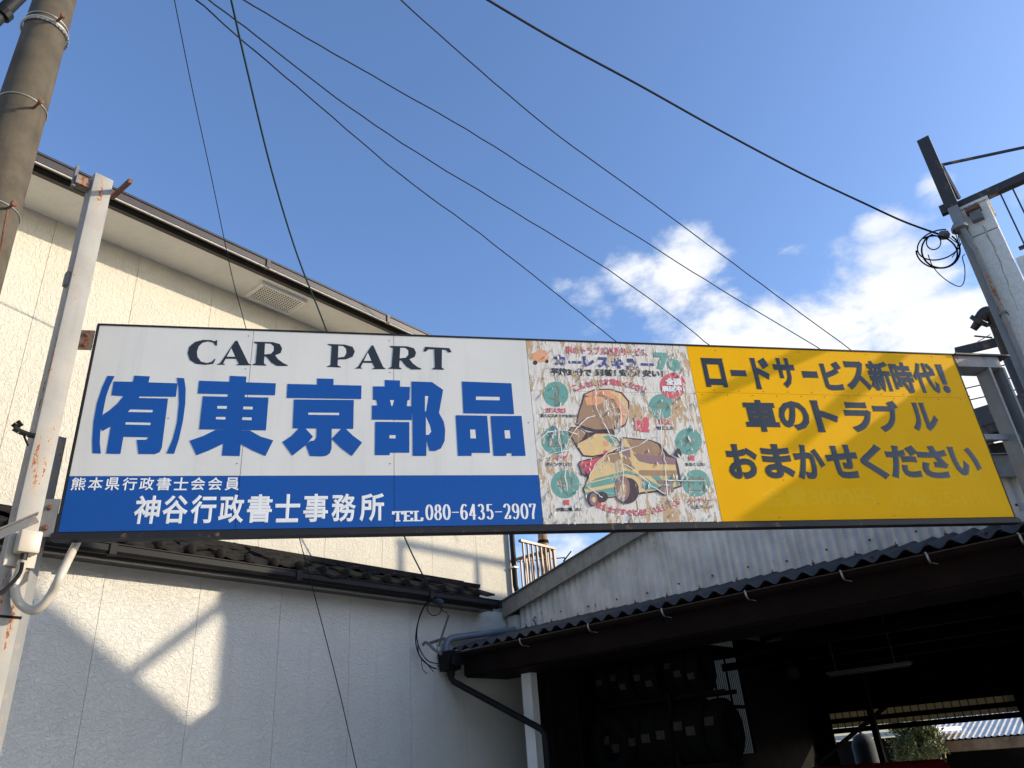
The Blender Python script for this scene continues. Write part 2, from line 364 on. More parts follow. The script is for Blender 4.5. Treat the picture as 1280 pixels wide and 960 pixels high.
# soffit louvre
v = H.on_b(345, 373, -7.43); vu = v[0]
vb = MB(); vb.box(vu - .30, vu + .30, -7.60, -7.25, 7.235, 7.26)
vent = hs.part('soffit_vent', vb, MT['soffit'])
fr = MB(); fr.box(vu - .33, vu + .33, -7.62, -7.60, 7.215, 7.26); fr.box(vu - .33, vu + .33, -7.25, -7.23, 7.215, 7.26); fr.box(vu - .33, vu - .30, -7.6, -7.25, 7.215, 7.26); fr.box(vu + .30, vu + .33, -7.6, -7.25, 7.215, 7.26)
hs.part('vent_frame', fr, MT['white'], parent=vent)
hl = MB()
for i in range(16):
    for j in range(8):
        hl.box(vu - .27 + i * .035, vu - .255 + i * .035, -7.575 + j * .04, -7.56 + j * .04, 7.230, 7.2345)
hs.part('vent_holes', hl, MT['dark'], parent=vent)
# tiled band over the ground floor
TP = .300
def tile_piece():
    m = MB(); n = 9; L = .42
    prof = []
    for i in range(n + 1):
        x = i / n * (TP + .02); h = .013 * math.cos(x / TP * 2 * math.pi)
        prof.append((x, h))
    for dz in (0, -.018):
        pass
    top0 = [(x, 0, h) for x, h in prof]; top1 = [(x, -L, h) for x, h in prof]
    bot0 = [(x, 0, h - .028) for x, h in prof]; bot1 = [(x, -L, h - .028) for x, h in prof]
    k = n + 1; vs = top0 + top1 + bot0 + bot1; fs = []
    for i in range(n):
        fs += [(i, i + 1, k + i + 1, k + i), (2 * k + i, 3 * k + i, 3 * k + i + 1, 2 * k + i + 1), (i, 2 * k + i, 2 * k + i + 1, i + 1)]
    fs += [(0, k, 3 * k, 2 * k), (n, 2 * k + n, 3 * k + n, k + n)]
    m.add(vs, fs); return m
sl_ = math.atan2(.107, .265)
def place_tile(mb, u, n, z):
    c, s_ = math.cos(sl_), math.sin(sl_)
    o = MB(); o.f = mb.f; o.m = mb.m
    o.v = [(u + p[0], n + p[1] * c - p[2] * s_ * -0.0, z - p[1] * s_ + p[2]) for p in mb.v]; return o
hs.part('roof_deck', MB().poly([(-3, -6.93, 3.60), (-3, NUP - .01, 4.0), (-3, NUP - .01, 3.9), (-3, -6.93, 3.56)], (10.75, 0, 0)), MT['dark'])
tsrc = hs.part('roof_tile', place_tile(tile_piece(), -2.9, -6.84, 3.655), MT['tile'], smooth=True)
for row in range(3):
    for i in range(37):
        if row == 0 and i == 0: continue
        if -2.9 + i * TP > 7.35: break
        o = hs.copy_part(tsrc, offset=(i * TP + (0 if row % 2 == 0 else .0), -row * .265, row * .120))
        o.rotation_euler = (random.uniform(-.006, .006), random.uniform(-.005, .005), 0); 
# round caps of the eave tiles
cp = MB(); cp.lathe((-2.9, -6.845, 3.668), (0, 1, -.1), [(-.10, .040), (-.0, .050), (.016, .052), (.030, .044), (.040, .028), (.044, .0)], 16)
csrc = hs.part('eave_tile_cap', cp, MT['tile'], smooth=True)
for i in range(1, 35): hs.copy_part(csrc, offset=(i * TP, random.uniform(-.004, .004), random.uniform(-.004, .004)))
rg = MB(); rg.poly([(-3, -7.52, 3.95), (-3, -7.50, 4.00), (-3, NUP + .002, 4.06), (-3, NUP + .002, 3.94)], (11.1, 0, 0)); hs.part('ridge_flashing', rg, MT['tile'])
for k_ in range(3):
    hs.part('ridge_tile_course', MB().box(-3, 7.75, -7.50 - .05 * k_, -7.40 - .05 * k_, 3.91 + .036 * k_, 3.938 + .036 * k_), MT['tile'])
# lower gutter
for k in range(6):
    a0, a1 = -3 + k * 1.9, min(-3 + (k + 1) * 1.9, 7.74)
    q = MB(); q.poly([(a0 + .008, -6.945, 3.525), (a0 + .008, -6.86, 3.525), (a0 + .008, -6.84, 3.55), (a0 + .008, -6.84, 3.603), (a0 + .008, -6.828, 3.608), (a0 + .008, -6.828, 3.618), (a0 + .008, -6.945, 3.618)], (a1 - a0 - .01, 0, 0))
    gt = hs.part('gutter', q, MT['gutterd'], label='dark gutter under the roof tile band')
    c = MB(); c.box(a1 - .03, a1 + .03, -6.842, -6.826, 3.520, 3.620); c.box(a1 - .03, a1 + .03, -6.93, -6.843, 3.519, 3.5245); hs.part('gutter_joint', c, MT['gutterd'], parent=gt)
hs.part('fascia', MB().box(-3, 7.72, -6.985, -6.948, 3.50, 3.62), MT['gutter'])
hs.part('soffit', MB().box(-3, 7.74, NLO + .001, -6.99, 3.515, 3.55), MT['gutter'])
hs.part('drip_edge', MB().box(-3, 7.74, -6.99, -6.946, 3.496, 3.502), MT['fascia'])
# downpipe at the far corner
dp = MB(); dp.tube([(UP_, -7.64, 7.2), (UP_, -7.64, 4.12), (UP_ + .01, -7.63, 4.04), (UP_ + .07, -7.60, 3.98), (UP_ + .2, -7.5, 3.95)], .042, 10)
d_ = hs.part('downpipe', dp, MT['gutterd'], smooth=True)
db = MB(); z9 = H.on_b(643, 709, -7.62)[2]; db.box(UP_ - .05, UP_ + .055, -7.70, -7.59, z9 - .012, z9 + .012); hs.part('pipe_bracket', db, MT['white'], parent=d_)
hs.part('corner_trim', MB().box(UC - .04, UC + .014, NUP - .001, NUP + .012, 4.0, 7.26), MT['wall_up'])

# ------------------------------------------------------------------ balcony, pole, aerial behind the house
bl = Thing('balcony_railing', 'brown metal balcony railing beyond the corner of the stucco house', 'railing', H, 9.7, -7.75, 3.8)
ZT = 4.90
bl.part('top_rail', MB().box(9.30, 10.22, -7.73, -7.67, ZT - .04, ZT), MT['alu']); bl.part('top_rail', MB().box(10.16, 10.22, -9.6, -7.731, ZT - .04, ZT), MT['alu'])
bl.part('corner_post', MB().box(10.15, 10.21, -7.72, -7.68, 3.6, ZT - .041), MT['alu'])
bsrc = bl.part('baluster', MB().box(9.36, 9.385, -7.715, -7.685, 3.7, ZT - .041), MT['alu'])
for k in range(1, 7): bl.copy_part(bsrc, offset=(k * .115, 0, 0))
b2 = bl.part('baluster', MB().box(10.175, 10.205, -7.86, -7.835, 3.7, ZT - .041), MT['alu'])
for k in range(1, 14): bl.copy_part(b2, offset=(0, -k * .12, 0))
bl.part('floor_deck', MB().box(9.16, 10.25, -9.6, -7.67, 3.5, 3.62), MT['slab'])
bl.part('support_post', MB().box(10.12, 10.22, -7.78, -7.68, 0, 3.499), MT['alu'])
wp = Thing('wooden_pole', 'light brown wooden pole with wire wraps behind the balcony railing', 'pole', H, 12.5, -8.9)
q = far(681, 700, 15.5); qh = fin(H, q)
wp = Thing('wooden_pole', 'light brown wooden pole with wire wraps behind the balcony railing', 'pole', H, qh[0], qh[1]) if not bpy.data.objects.remove(wp.o) else None
wp.part('shaft', MB().tube([(qh[0], qh[1], 0), (qh[0], qh[1], 7.6)], [.12, .09], 12), MT['wood'], smooth=True)
for zz in (5.35, 5.62): wp.part('wire_wrap', MB().lathe((qh[0], qh[1], zz), (0, 0, 1), [(-.03, .112), (.03, .112)], 14), MT['cable'])
ae = MB(); a1 = far(640, 703, 14); a2 = far(706, 697, 14); a3 = far(704, 702, 14); a4 = far(714, 689, 14)
ae.tube([a1, a2], .010, 6); ae.tube([a3, a4], .012, 6); ae.tube([a2, far(704, 712, 14)], .012, 6); ae.tube([far(704, 712, 14), (a2[0], a2[1], 0.0)], .02, 6)
for k in range(4): ae.tube([far(655 + k * 12, 699 - k * 1.2, 14), far(656 + k * 12, 705 - k * 1.2, 14)], .006, 5)
single('aerial', 'thin dark television aerial standing behind the sloping grey roof edge', 'aerial', WD, ae, MT['cable'])

# ------------------------------------------------------------------ corrugated shed with lean-to
sh = Thing('corrugated_shed', 'grey corrugated garage with a dark lean-to roof and open black interior', 'shed', H, 8.3, -3.6)
RL = .2546; PK = -3.61; PZ = 3.68 + RL * (PK + 7.25)
def rz(n): return PZ - RL * abs(n - PK)
# rake boards
for (n0, n1) in ((-7.25, PK), (PK, .9)):
    sgn = 1; pts = [(8.17, n0, rz(n0)), (8.17, n1, rz(n1)), (8.17, n1, rz(n1) - .215), (8.17, n0 + (.07 if n0 < -7 else 0), rz(n0 + (.07 if n0 < -7 else 0)) - .215)]
    sh.part('rake_board', MB().poly(pts, (.035, 0, 0)), MT['fascia'])
    sh.part('rake_trim', MB().poly([(8.13, n0, rz(n0) + .012), (8.13, n1, rz(n1) + .012), (8.13, n1, rz(n1) + .002), (8.13, n0, rz(n0) + .002)], (.3, 0, 0)), MT['fascia'])
def corr_strip(n0, n1, zf0, zf1, u, amp, pitch, thick=.004, nseg=8):
    m = MB(); k = max(2, int((n1 - n0) / pitch * nseg)); top = []; bot = []
    for i in range(k + 1):
        n = n0 + (n1 - n0) * i / k; d = amp * math.cos(2 * math.pi * n / pitch)
        bot.append((u + d, n, zf0(n))); top.append((u + d, n, zf1(n)))
    vs = bot + top; fs = [(i, i + 1, k + 1 + i + 1, k + 1 + i) for i in range(k)]
    m.add(vs, fs); return m
n = -6.98
while n < .8:
    n1 = min(n + .80, .85)
    sh.part('corrugated_sheet', corr_strip(n, n1 + .03, lambda q: 3.18, lambda q: rz(q) - .05, 8.30 + (.004 if int((n + 7) / .8) % 2 else 0), .014, .10), MT['corr'], smooth=True, recalc=False)
    n += .80
sh.part('corner_board', MB().box(8.24, 8.34, -7.16, -6.985, 2.9, rz(-7.1) - .22), MT['corr'])
# roof planes
for (n0, n1) in ((-7.3, PK), (PK, .95)):
    sh.part('roof', MB().poly([(8.21, n0, rz(n0) + .0), (8.21, n1, rz(n1) + .0), (8.21, n1, rz(n1) - .03), (8.21, n0, rz(n0) - .03)], (9.8, 0, 0)), MT['dark'])
# side and rear walls
FR0, FR1 = H.on_b(875, 818, -7)[0] , 14.92
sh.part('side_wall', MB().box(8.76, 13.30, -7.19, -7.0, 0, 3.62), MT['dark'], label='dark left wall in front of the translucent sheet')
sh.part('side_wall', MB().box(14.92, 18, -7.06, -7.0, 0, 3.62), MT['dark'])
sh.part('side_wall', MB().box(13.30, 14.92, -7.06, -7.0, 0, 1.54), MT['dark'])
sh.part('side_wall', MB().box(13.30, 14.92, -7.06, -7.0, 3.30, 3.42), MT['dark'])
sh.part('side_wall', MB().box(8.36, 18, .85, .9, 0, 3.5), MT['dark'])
fp = MB(); k = 160
vs = []
for i in range(k + 1):
    u_ = 13.25 + 1.7 * i / k; d = .020 * math.cos(2 * math.pi * u_ / .085); vs += [(u_, -7.075 + d, 1.5), (u_, -7.075 + d, 3.66)]
fp.add(vs, [(2 * i, 2 * i + 1, 2 * i + 3, 2 * i + 2) for i in range(k)])
sh.part('translucent_sheet', fp, MT['plastic'], recalc=False, smooth=True)
rb_ = MB()
for i in range(22): rb_.box(13.27 + i * .078, 13.292 + i * .078, -7.052, -7.048, 1.55, 3.6)
sh.part('sheet_ribs', rb_, MT['dark'], kind='stuff')
for uu in (13.32, 13.85, 14.4): sh.part('stud', MB().box(uu, uu + .02, -7.06, -7.03, 1.55, 3.3), MT['dark'])
sh.part('girt', MB().box(13.3, 14.9, -7.0, -6.95, 2.30, 2.36), MT['dark'])
# rear wall with slits and an opening
RU = 18.0
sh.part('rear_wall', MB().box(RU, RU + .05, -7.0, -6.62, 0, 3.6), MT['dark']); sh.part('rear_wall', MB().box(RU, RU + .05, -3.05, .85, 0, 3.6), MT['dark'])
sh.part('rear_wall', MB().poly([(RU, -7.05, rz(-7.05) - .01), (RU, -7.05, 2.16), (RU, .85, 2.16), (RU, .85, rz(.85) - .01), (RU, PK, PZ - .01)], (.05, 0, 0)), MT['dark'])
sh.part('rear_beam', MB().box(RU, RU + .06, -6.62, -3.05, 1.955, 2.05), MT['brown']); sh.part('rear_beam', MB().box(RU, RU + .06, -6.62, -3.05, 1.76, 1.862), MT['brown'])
ps = sh.part('lattice_bar', MB().box(RU + .02, RU + .035, -6.5, -6.485, 1.76, 2.16), MT['dark'])
for i in range(1, 22): sh.copy_part(ps, offset=(0, i * .155, 0))
fz = MB().box(RU + .08, RU + .09, -6.7, -3.0, 1.87, 2.3); sh.part('translucent_sheet', fz, MT['plastic'])
sh.part('purlin', MB().box(8.36, 8.46, -7.0, .85, 3.0, 3.17), MT['brown'])
for uu in (10.2, 12.2, 14.2, 16.2):
    for (n0, n1) in ((-7.0, PK), (PK, .85)):
        sh.part('rafter', MB().beam((uu, n0, rz(n0) - .10), (uu, n1, rz(n1) - .10), .09, .13), MT['brown'])
    sh.part('tie_beam', MB().box(uu - .05, uu + .05, -7.0, .85, 2.95, 3.08), MT['brown'])
for nn in (-5.2, -2.0, -.4):
    sh.part('column', MB().box(8.36, 8.48, nn, nn + .1, 0, 3.0) if nn > -1 else MB().box(16.1, 16.22, nn, nn + .1, 0, 2.95), MT['brown'])
sh.part('wall_plank', MB().box(8.37, 8.40, -6.97, -6.2, 0, 3.0), MT['brown'])
sh.part('rear_brace', MB().beam((15.0, -5.9, 1.3), (17.5, -5.2, 2.2), .06, .06), MT['brown'])
sh.part('garage_floor', MB().box(7.6, 18, -7.0, .85, .004, .02), MT['dimfloor'])  # dark floor sheet, added to keep bounce light out of the garage
# lean-to
lt0, lt1 = -7.10, .95
def slate(n0, n1):
    m = MB(); k = int((n1 - n0) / .18 * 12); vs = []
    for i in range(k + 1):
        n = n0 + (n1 - n0) * i / k; d = .026 * math.cos(2 * math.pi * n / .18)
        for (u_, z_) in ((7.04, 2.985), (8.27, 3.29)):
            vs += [(u_, n, z_ + d), (u_, n, z_ + d - .008)]
    fs = []
    for i in range(k):
        a = 4 * i; b = a + 4
        fs += [(a, b, b + 2, a + 2), (a + 1, a + 3, b + 3, b + 1), (a, a + 1, b + 1, b), (a + 2, b + 2, b + 3, a + 3)]
    fs += [(0, 2, 3, 1), (4 * k, 4 * k + 1, 4 * k + 3, 4 * k + 2)]
    m.add(vs, fs); return m
n = lt0 + .03; i = 0
while n < lt1:
    n1 = min(n + .99, lt1)
    s_ = slate(n, n1 + .02); s_.v = [(p[0], p[1], p[2] + (.004 if i % 2 else 0)) for p in s_.v]
    sh.part('slate_sheet', s_, MT['slate'], smooth=True); n += .99; i += 1
sh.part('lean_to_deck', MB().poly([(7.13, lt0 + .2, 2.93), (8.29, lt0 + .2, 3.23), (8.29, lt0 + .2, 3.20), (7.13, lt0 + .2, 2.90)], (0, lt1 - lt0 - .2, 0)), MT['dark'])
sh.part('eave_fascia', MB().box(7.10, 7.13, -6.93, lt1, 2.66, 2.89), MT['brown'])
sh.part('eave_lining', MB().box(7.135, 7.9, -6.93, lt1, 2.64, 2.665), MT['brown'])
gu = MB(); k = 10; vs = []
for nn in (-7.10, lt1):
    for j in range(k + 1):
        a = math.pi * j / k; vs.append((7.045 - .058 * math.cos(a), nn, 2.925 - .058 * math.sin(a)))
    for j in range(k, -1, -1):
        a = math.pi * j / k; vs.append((7.045 - .053 * math.cos(a), nn, 2.925 - .053 * math.sin(a)))
L = 2 * (k + 1); gu.add(vs, [(j, (j + 1) % L, L + (j + 1) % L, L + j) for j in range(L)] + [tuple(range(L)), tuple(range(2 * L - 1, L - 1, -1))])
gp = sh.part('gutter', gu, MT['brown'], smooth=True)
gr = MB(); gr.tube([(6.988, -7.1, 2.928), (6.988, lt1, 2.928)], .006, 6); sh.part('gutter_lip', gr, MT['tag'], parent=gp)
br0 = None
for nn in (-7.0, -5.90, -4.92, -3.99, -3.07, -2.16, -1.45, -.77):
    if br0 is None:
        b = MB(); pts = []
        for j in range(9):
            a = math.pi * (.0 + .62 * j / 8); pts.append((7.045 - .066 * math.cos(a), nn, 2.925 - .066 * math.sin(a)))
        pts = [(6.995, nn - .01, 2.945)] + pts + [(7.10, nn + .035, 2.85)]
        for p, q2 in zip(pts[:-1], pts[1:]): b.beam(p, q2, .016, .004)
        br0 = sh.part('gutter_bracket', b, MT['wire']); b00 = nn
    else: sh.copy_part(br0, offset=(0, nn - b00, 0))
hb0 = None
for k in range(17):
    nn = -6.76 + k * .44 + random.uniform(-.03, .03)
    for (u_, z_) in ((7.20, 3.035), (8.15, 3.29)):
        if hb0 is None:
            b = MB(); b.lathe((u_, nn, z_), (0, 0, 1), [(-.02, .004), (.0, .018), (.006, .018), (.007, .005), (.034, .005)], 8); hb0 = sh.part('hook_bolt', b, MT['bolt']); h00 = (u_, nn, z_)
        else: sh.copy_part(hb0, offset=(u_ - h00[0], nn - h00[1], z_ - h00[2]))
# screws on the gable wall
sc0 = None
for k in range(14):
    nn = -6.7 + k * .45; z_ = 3.42
    if sc0 is None:
        b = MB(); b.lathe((8.284, nn, z_), (-1, 0, 0), [(-.01, .012), (.006, .012), (.012, .006)], 8); sc0 = sh.part('screw', b, MT['bolt']); s00 = nn
    else: sh.copy_part(sc0, offset=(0, nn - s00, random.uniform(-.02, .02)))
sh.part('pillar', MB().box(7.62, 7.74, -6.46, -6.31, 0, 2.639), MT['white'], label='white pillar at the left corner of the lean-to')
sh.part('dark_wall', MB().box(7.9, 8.36, -6.30, -6.26, 0, 2.98), MT['brown'])
cw = MB(); cw.tube([(8.27, -6.72, 3.40), (8.25, -6.66, 3.30), (8.26, -6.62, 3.1)], .008, 6); sh.part('wall_cable', cw, MT['cable'])
# rain hopper, downpipe and the grey pipe round the corner
hp = MB(); hp.poly([(6.90, -7.185, 2.96), (6.90, -6.97, 2.96), (6.90, -7.0, 2.75), (6.90, -7.15, 2.73)], (.22, 0, 0)); hp.box(6.92, 7.10, -6.969, -6.90, 2.79, 2.90)
sh.part('rain_hopper', hp, MT['gutterd'])
dpt = MB(); c0 = (7.03, -7.09); pe = H.on_a(676, 911, 7.55)
dpt.tube([(c0[0], c0[1], 2.75), (c0[0], c0[1], 2.66), (c0[0] + .02, c0[1] + .02, 2.61), (c0[0] + .08, c0[1] + .08, 2.56), (pe[0], pe[1], pe[2]), (pe[0] + .04, pe[1] + .03, pe[2] - .08), (pe[0] + .04, pe[1] + .03, .1)], .038, 10)
sh.part('downpipe', dpt, MT['gutterd'], smooth=True)
dc = MB(); dc.lathe((c0[0], c0[1], 2.74), (0, 0, -1), [(0, .05), (.06, .05), (.065, .043)], 12); sh.part('pipe_collar', dc, MT['gutterd'])
gp2 = MB(); gp2.tube([(7.0, -7.13, 2.93), (7.0, -7.13, 3.05), (7.02, -7.12, 3.10), (7.06, -7.11, 3.125), (7.12, -7.10, 3.14), H.on_b(643, 787, -7.02)], .042, 12)
sh.part('grey_pipe', gp2, MT['pvcg'], smooth=True)
# lights inside the shed
tl = Thing('tube_light', 'long white fluorescent fixture hanging from the dark garage ceiling', 'light fixture', H, 13, -4.0, 2.52)
tl.part('housing', MB().box(12.95, 13.05, -4.65, -3.36, 2.56, 2.60), MT['lamp']); tl.part('tube', MB().tube([(13.0, -4.62, 2.54), (13.0, -3.39, 2.54)], .014, 8), MT['lamp'], smooth=True)
tl.part('hanger', MB().box(12.99, 13.01, -4.5, -4.49, 2.6, 3.6), MT['steel']); tl.part('hanger', MB().box(12.99, 13.01, -3.6, -3.59, 2.6, 3.6), MT['steel'])
rl = Thing('work_lamp', 'round glass work lamp hanging left of the fluorescent fixture', 'lamp', H, 12, -4.8, 2.4)
c = H.on_a(990, 841, 12); rl.part('bulb', MB().lathe((c[0], c[1], c[2]), (0, 0, 1), [(-.10, .03), (-.085, .075), (-.04, .105), (.02, .11), (.07, .085), (.10, .04)], 20), MT['tank'], smooth=True)
rl.part('cap', MB().lathe((c[0], c[1], c[2] + .10), (0, 0, 1), [(0, .04), (.06, .035)], 12), MT['gutterd']); rl.part('arm', MB().beam((c[0], c[1], c[2] + .16), (c[0], c[1], 3.9), .02, .02), MT['dark'])

# tyres on racks
def rack(zs, n0, n1, u0, label):
    t = Thing('tyre_rack', label, 'rack', H, u0, (n0 + n1) / 2)
    for du in (-.16, .16): t.part('rail', MB().box(u0 + du - .025, u0 + du + .025, n0, n1, zs - .05, zs), MT['brown'])
    for nn in (n0 + .02, n1 - .75):
        for du in (-.22, .22): t.part('upright', MB().box(u0 + du - .025, u0 + du + .025, nn, nn + .05, 0, zs + .02), MT['brown'])
    return t
def tyre(label, group=None):
    t = Thing('tyre', label, 'tyre', H, 0, 0, 0, group)
    b = MB(); r = .33; w = .105
    b.lathe((0, 0, r), (0, 1, 0), [(-w * .85, .20), (-w, .25), (-w * .98, .29), (-w * .75, .322), (-w * .3, .33), (w * .3, .33), (w * .75, .322), (w * .98, .29), (w, .25), (w * .85, .20), (w * .6, .185), (-w * .6, .185)], 40, closed=True)
    body = t.part('tread_body', b, MT['rubber'], smooth=True)
    gv = MB()
    for i in range(40):
        a = i * 2 * math.pi / 40; x, z = math.cos(a) * .329, math.sin(a) * .329
        gv.beam((x, -w * .6, z + r), (x, w * .6, z + r), .02, .01, up=(x, 0, z))
    t.part('tread', gv, MT['rubber']); t.part('paper_tag', MB().box(-.338, -.333, -.055, .055, r - .04, r + .05), MT['tag'])
    return t
def dup_tyre(src, u, n, z, rz_, scale, label):
    r = src.o.copy(); COL.objects.link(r); r.location = H.w(u, n, z); r.rotation_euler = (0, rz_, R(90) - H.az); r.scale = (scale,) * 3; r['label'] = label
    for ch in list(src.o.children): c = ch.copy(); COL.objects.link(c); c.parent = r
    return r
t0 = tyre('tyre standing at the far left of the lower rack, facing the yard', None)
TG = 'tyres stored on the garage racks'
ords = ['first', 'second', 'third', 'fourth', 'fifth', 'sixth', 'seventh', 'eighth', 'ninth']
rack(2.27, -6.35, -4.5, 9.2, 'upper dark steel rack holding a row of small tyres')
rack(1.49, -6.35, -4.6, 9.2, 'lower dark steel rack holding a row of big tyres')
for i in range(8):
    o = dup_tyre(t0, 9.2, -4.80 - i * .2, 2.27, random.uniform(-.5, .3), .84, f'small tagged tyre on the upper rack, {ords[i]} from the right end'); o['group'] = TG
    o = dup_tyre(t0, 9.2, -4.72 - i * .205, 1.49, random.uniform(-.3, .3), 1.08, f'big tagged tyre on the lower rack, {ords[i]} from the right end'); o['group'] = TG
t0.o.location = H.w(8.75, -6.0, 1.49 if False else 1.45); t0.o.rotation_euler = (0, 0, R(90) - H.az + R(80)); t0.o['label'] = 'tyre facing the yard on a stack at the left of the racks'
st = tyre('tmp'); 
for ch in list(st.o.children): bpy.data.objects.remove(ch)
bpy.data.objects.remove(st.o)
cr = Thing('storage_crate', 'dark red crate stacked under the tyre that faces the yard', 'crate', H, 8.75, -6.0)
cr.part('body', MB().box(8.5, 9.0, -6.25, -5.7, 0, 1.38), MT['brown']); cr.part('lid', MB().box(8.48, 9.02, -6.27, -5.68, 1.382, 1.449), MT['brown'])

# red car inside the garage
def car():
    q = far(1062, 949, 9.4); h = fin(H, q); u0 = h[0] + .2; n0 = h[1]
    t = Thing('parked_car', 'dark red car parked inside the garage, only its roof showing', 'car', H, u0, n0)
    prof = [(x, z + .07) for x, z in [(-1.6, .35), (-1.65, .75), (-1.0, .86), (-.45, 1.26), (.55, 1.30), (1.25, .92), (1.6, .86), (1.65, .35)]]
    b = MB(); top = [(u0 + x, n0 - .72, z) for x, z in prof]; b.poly(top, (0, 1.44, 0)); t.part('body', b, MT['red'], bevel=.05, smooth=True)
    g_ = MB(); g_.poly([(u0 - .92, n0 - .725, .90), (u0 - .45, n0 - .725, 1.20), (u0 + .5, n0 - .725, 1.23), (u0 + 1.05, n0 - .725, .92)], (0, 1.45, 0)); t.part('side_window', g_, MT['glass'])
    for x in (-1.02, 1.02):
        for s_ in (-.70, .58):
            w_ = t.part('wheel', MB().lathe((u0 + x, n0 + s_, .29), (0, 1, 0), [(0, .2), (.0, .27), (.02, .29), (.10, .29), (.12, .27), (.12, .2)], 24), MT['rubber'], smooth=True)
            t.part('rim', MB().lathe((u0 + x, n0 + s_ - .005, .29), (0, 1, 0), [(0, .18), (.13, .18)], 16), MT['tank'], parent=w_)
car()

# things seen through the rear opening
for (x0, x1, yt, yb, dd, lab) in ((1155, 1262, 897, 908, 30, 'far shed with a pale corrugated roof, the upper one seen through the garage'), (1160, 1275, 908, 922, 25, 'nearer shed with pale roof and timber eave seen through the garage')):
    c = fin(H, far((x0 + x1) / 2, yb, dd)); t = Thing('distant_shed', lab, 'shed', H, c[0] + 1.5, c[1])
    n0 = H.on_a(x0, yb, c[0])[1]; n1 = c[1] + (c[1] - n0) * 1.15; zb = c[2]; zt = H.on_a((x0 + x1) / 2, yt, c[0] + 2.2)[2]
    m = MB(); k = int((n1 - n0) / .05); vs = []
    for i in range(k + 1):
        nn = n0 + (n1 - n0) * i / k; d = .02 * math.cos(i * math.pi / 1.5); vs += [(c[0], nn, zb + d), (c[0] + 2.2, nn, zt + .25 + d)]
    m.add(vs, [(2 * i, 2 * i + 1, 2 * i + 3, 2 * i + 2) for i in range(k)]); t.part('roof', m, MT['corr'], recalc=False)
    t.part('eave_beam', MB().box(c[0] + .05, c[0] + .12, n0, n1, zb - .3, zb - .04), MT['wood']); t.part('wall', MB().box(c[0] + .6, c[0] + 2.1, n0 + .1, n1 - .1, 0, zb + .05), MT['dark'])
    for q2 in (.25, .75): t.part('rafter_end', MB().box(c[0] - .03, c[0] + .05, n0 + (n1 - n0) * q2, n0 + (n1 - n0) * q2 + .1, zb - .12, zb - .04), MT['wood'])
def bush(t, cen, rad, nl, size, name='crown'):
    m = MB()
    cl = [(Vector((random.gauss(0, .45), random.gauss(0, .45), random.gauss(0, .42))), random.uniform(.25, .5)) for _ in range(22)]
    for i in range(nl):
        c, r = random.choice(cl); d = Vector((random.gauss(0, 1), random.gauss(0, 1), random.gauss(0, 1))).normalized()
        p = c + d * r * random.uniform(.4, 1.05); p = Vector((cen[0] + p.x * rad, cen[1] + p.y * rad, cen[2] + p.z * rad))
        a = Vector((random.gauss(0, 1), random.gauss(0, 1), random.gauss(.6, 1))).normalized(); b = a.cross(d + Vector((.01, 0, 0))).normalized(); s_ = size * random.uniform(.6, 1.4)
        m.add([p, p + a * s_ * .5 + b * s_ * .2, p + a * s_, p + a * s_ * .5 - b * s_ * .2], [(0, 1, 2, 3)])
    return t.part(name, m, MT['foliage'], recalc=False)
c = fin(H, far(1145, 935, 23)); tr = Thing('shrub_tree', 'feathery green shrub seen through the open back of the garage', 'shrub', H, c[0], c[1])
bush(tr, (c[0], c[1], c[2] + .0), .62, 5600, .10)
tr.part('trunk', MB().tube([(c[0], c[1], 0), (c[0] + .05, c[1], .6), (c[0] + .1, c[1] + .1, 1.3)], [.06, .05, .02], 8), MT['bark'])
c = fin(H, far(1082, 940, 19.5)); tk = Thing('gas_tank', 'silvery upright tank by the rear door of the garage', 'tank', H, c[0], c[1])
tk.part('cylinder', MB().lathe((c[0], c[1], 0), (0, 0, 1), [(0, .22), (.02, .25), (c[2] + .15, .25), (c[2] + .30, .17), (c[2] + .36, .06)], 20), MT['tank'], smooth=True); tk.part('valve', MB().lathe((c[0], c[1], c[2] + .36), (0, 0, 1), [(0, .04), (.12, .04)], 10), MT['steel'])
c = fin(H, far(1098, 935, 24)); t = Thing('red_hut', 'dark red hut left of the shrub behind the garage', 'hut', H, c[0], c[1])
t.part('wall', MB().box(c[0], c[0] + 2, c[1] - 1.2, c[1] + .35, 0, c[2] + .22), MT['brown']); t.part('roof', MB().box(c[0] - .3, c[0] + 2.2, c[1] - 1.5, c[1] + 1.6, c[2] + .26, c[2] + .36), MT['corr'])
t.part('post', MB().box(c[0] - .25, c[0] - .17, c[1] + .7, c[1] + .78, 0, c[2] + .258), MT['wood'])

# ------------------------------------------------------------------ the signboard
def sp(x, y, w=0): # photo pixel -> sign plane
    return S.on_b(x, y, w)
sb = Thing('signboard', 'long signboard of white, blue and yellow panels with a torn poster in the middle', 'sign', S, 3.2, 0, 0)
SW, SHT = 6.405, 1.378
S1, S2, S3, S4 = .955, 1.884, 2.828, 4.068
BZ = .340
for a0, a1 in ((0.006, S1), (S1, S2), (S2, S3)):
    sb.part('white_panel', MB().box(a0 + .0015, a1 - .0015, -.012, 0, BZ + .001, SHT - .006), MT['signwhite'])
    sb.part('blue_panel', MB().box(a0 + .0015, a1 - .0015, -.012, .0008, .006, BZ - .001), MT['blue'])
SZ = sp(776, 490)[2]; SY = sp(1000, 493)[2]; PM = sp(776, 500)[0]
for a0, a1 in ((S3, PM), (PM, S4)):
    for z0, z1 in ((.006, SZ), (SZ, SHT - .006)):
        sb.part('poster_panel', MB().box(a0 + .0015, a1 - .0015, -.012, .0, z0 + .001, z1 - .001), MT['paper'])
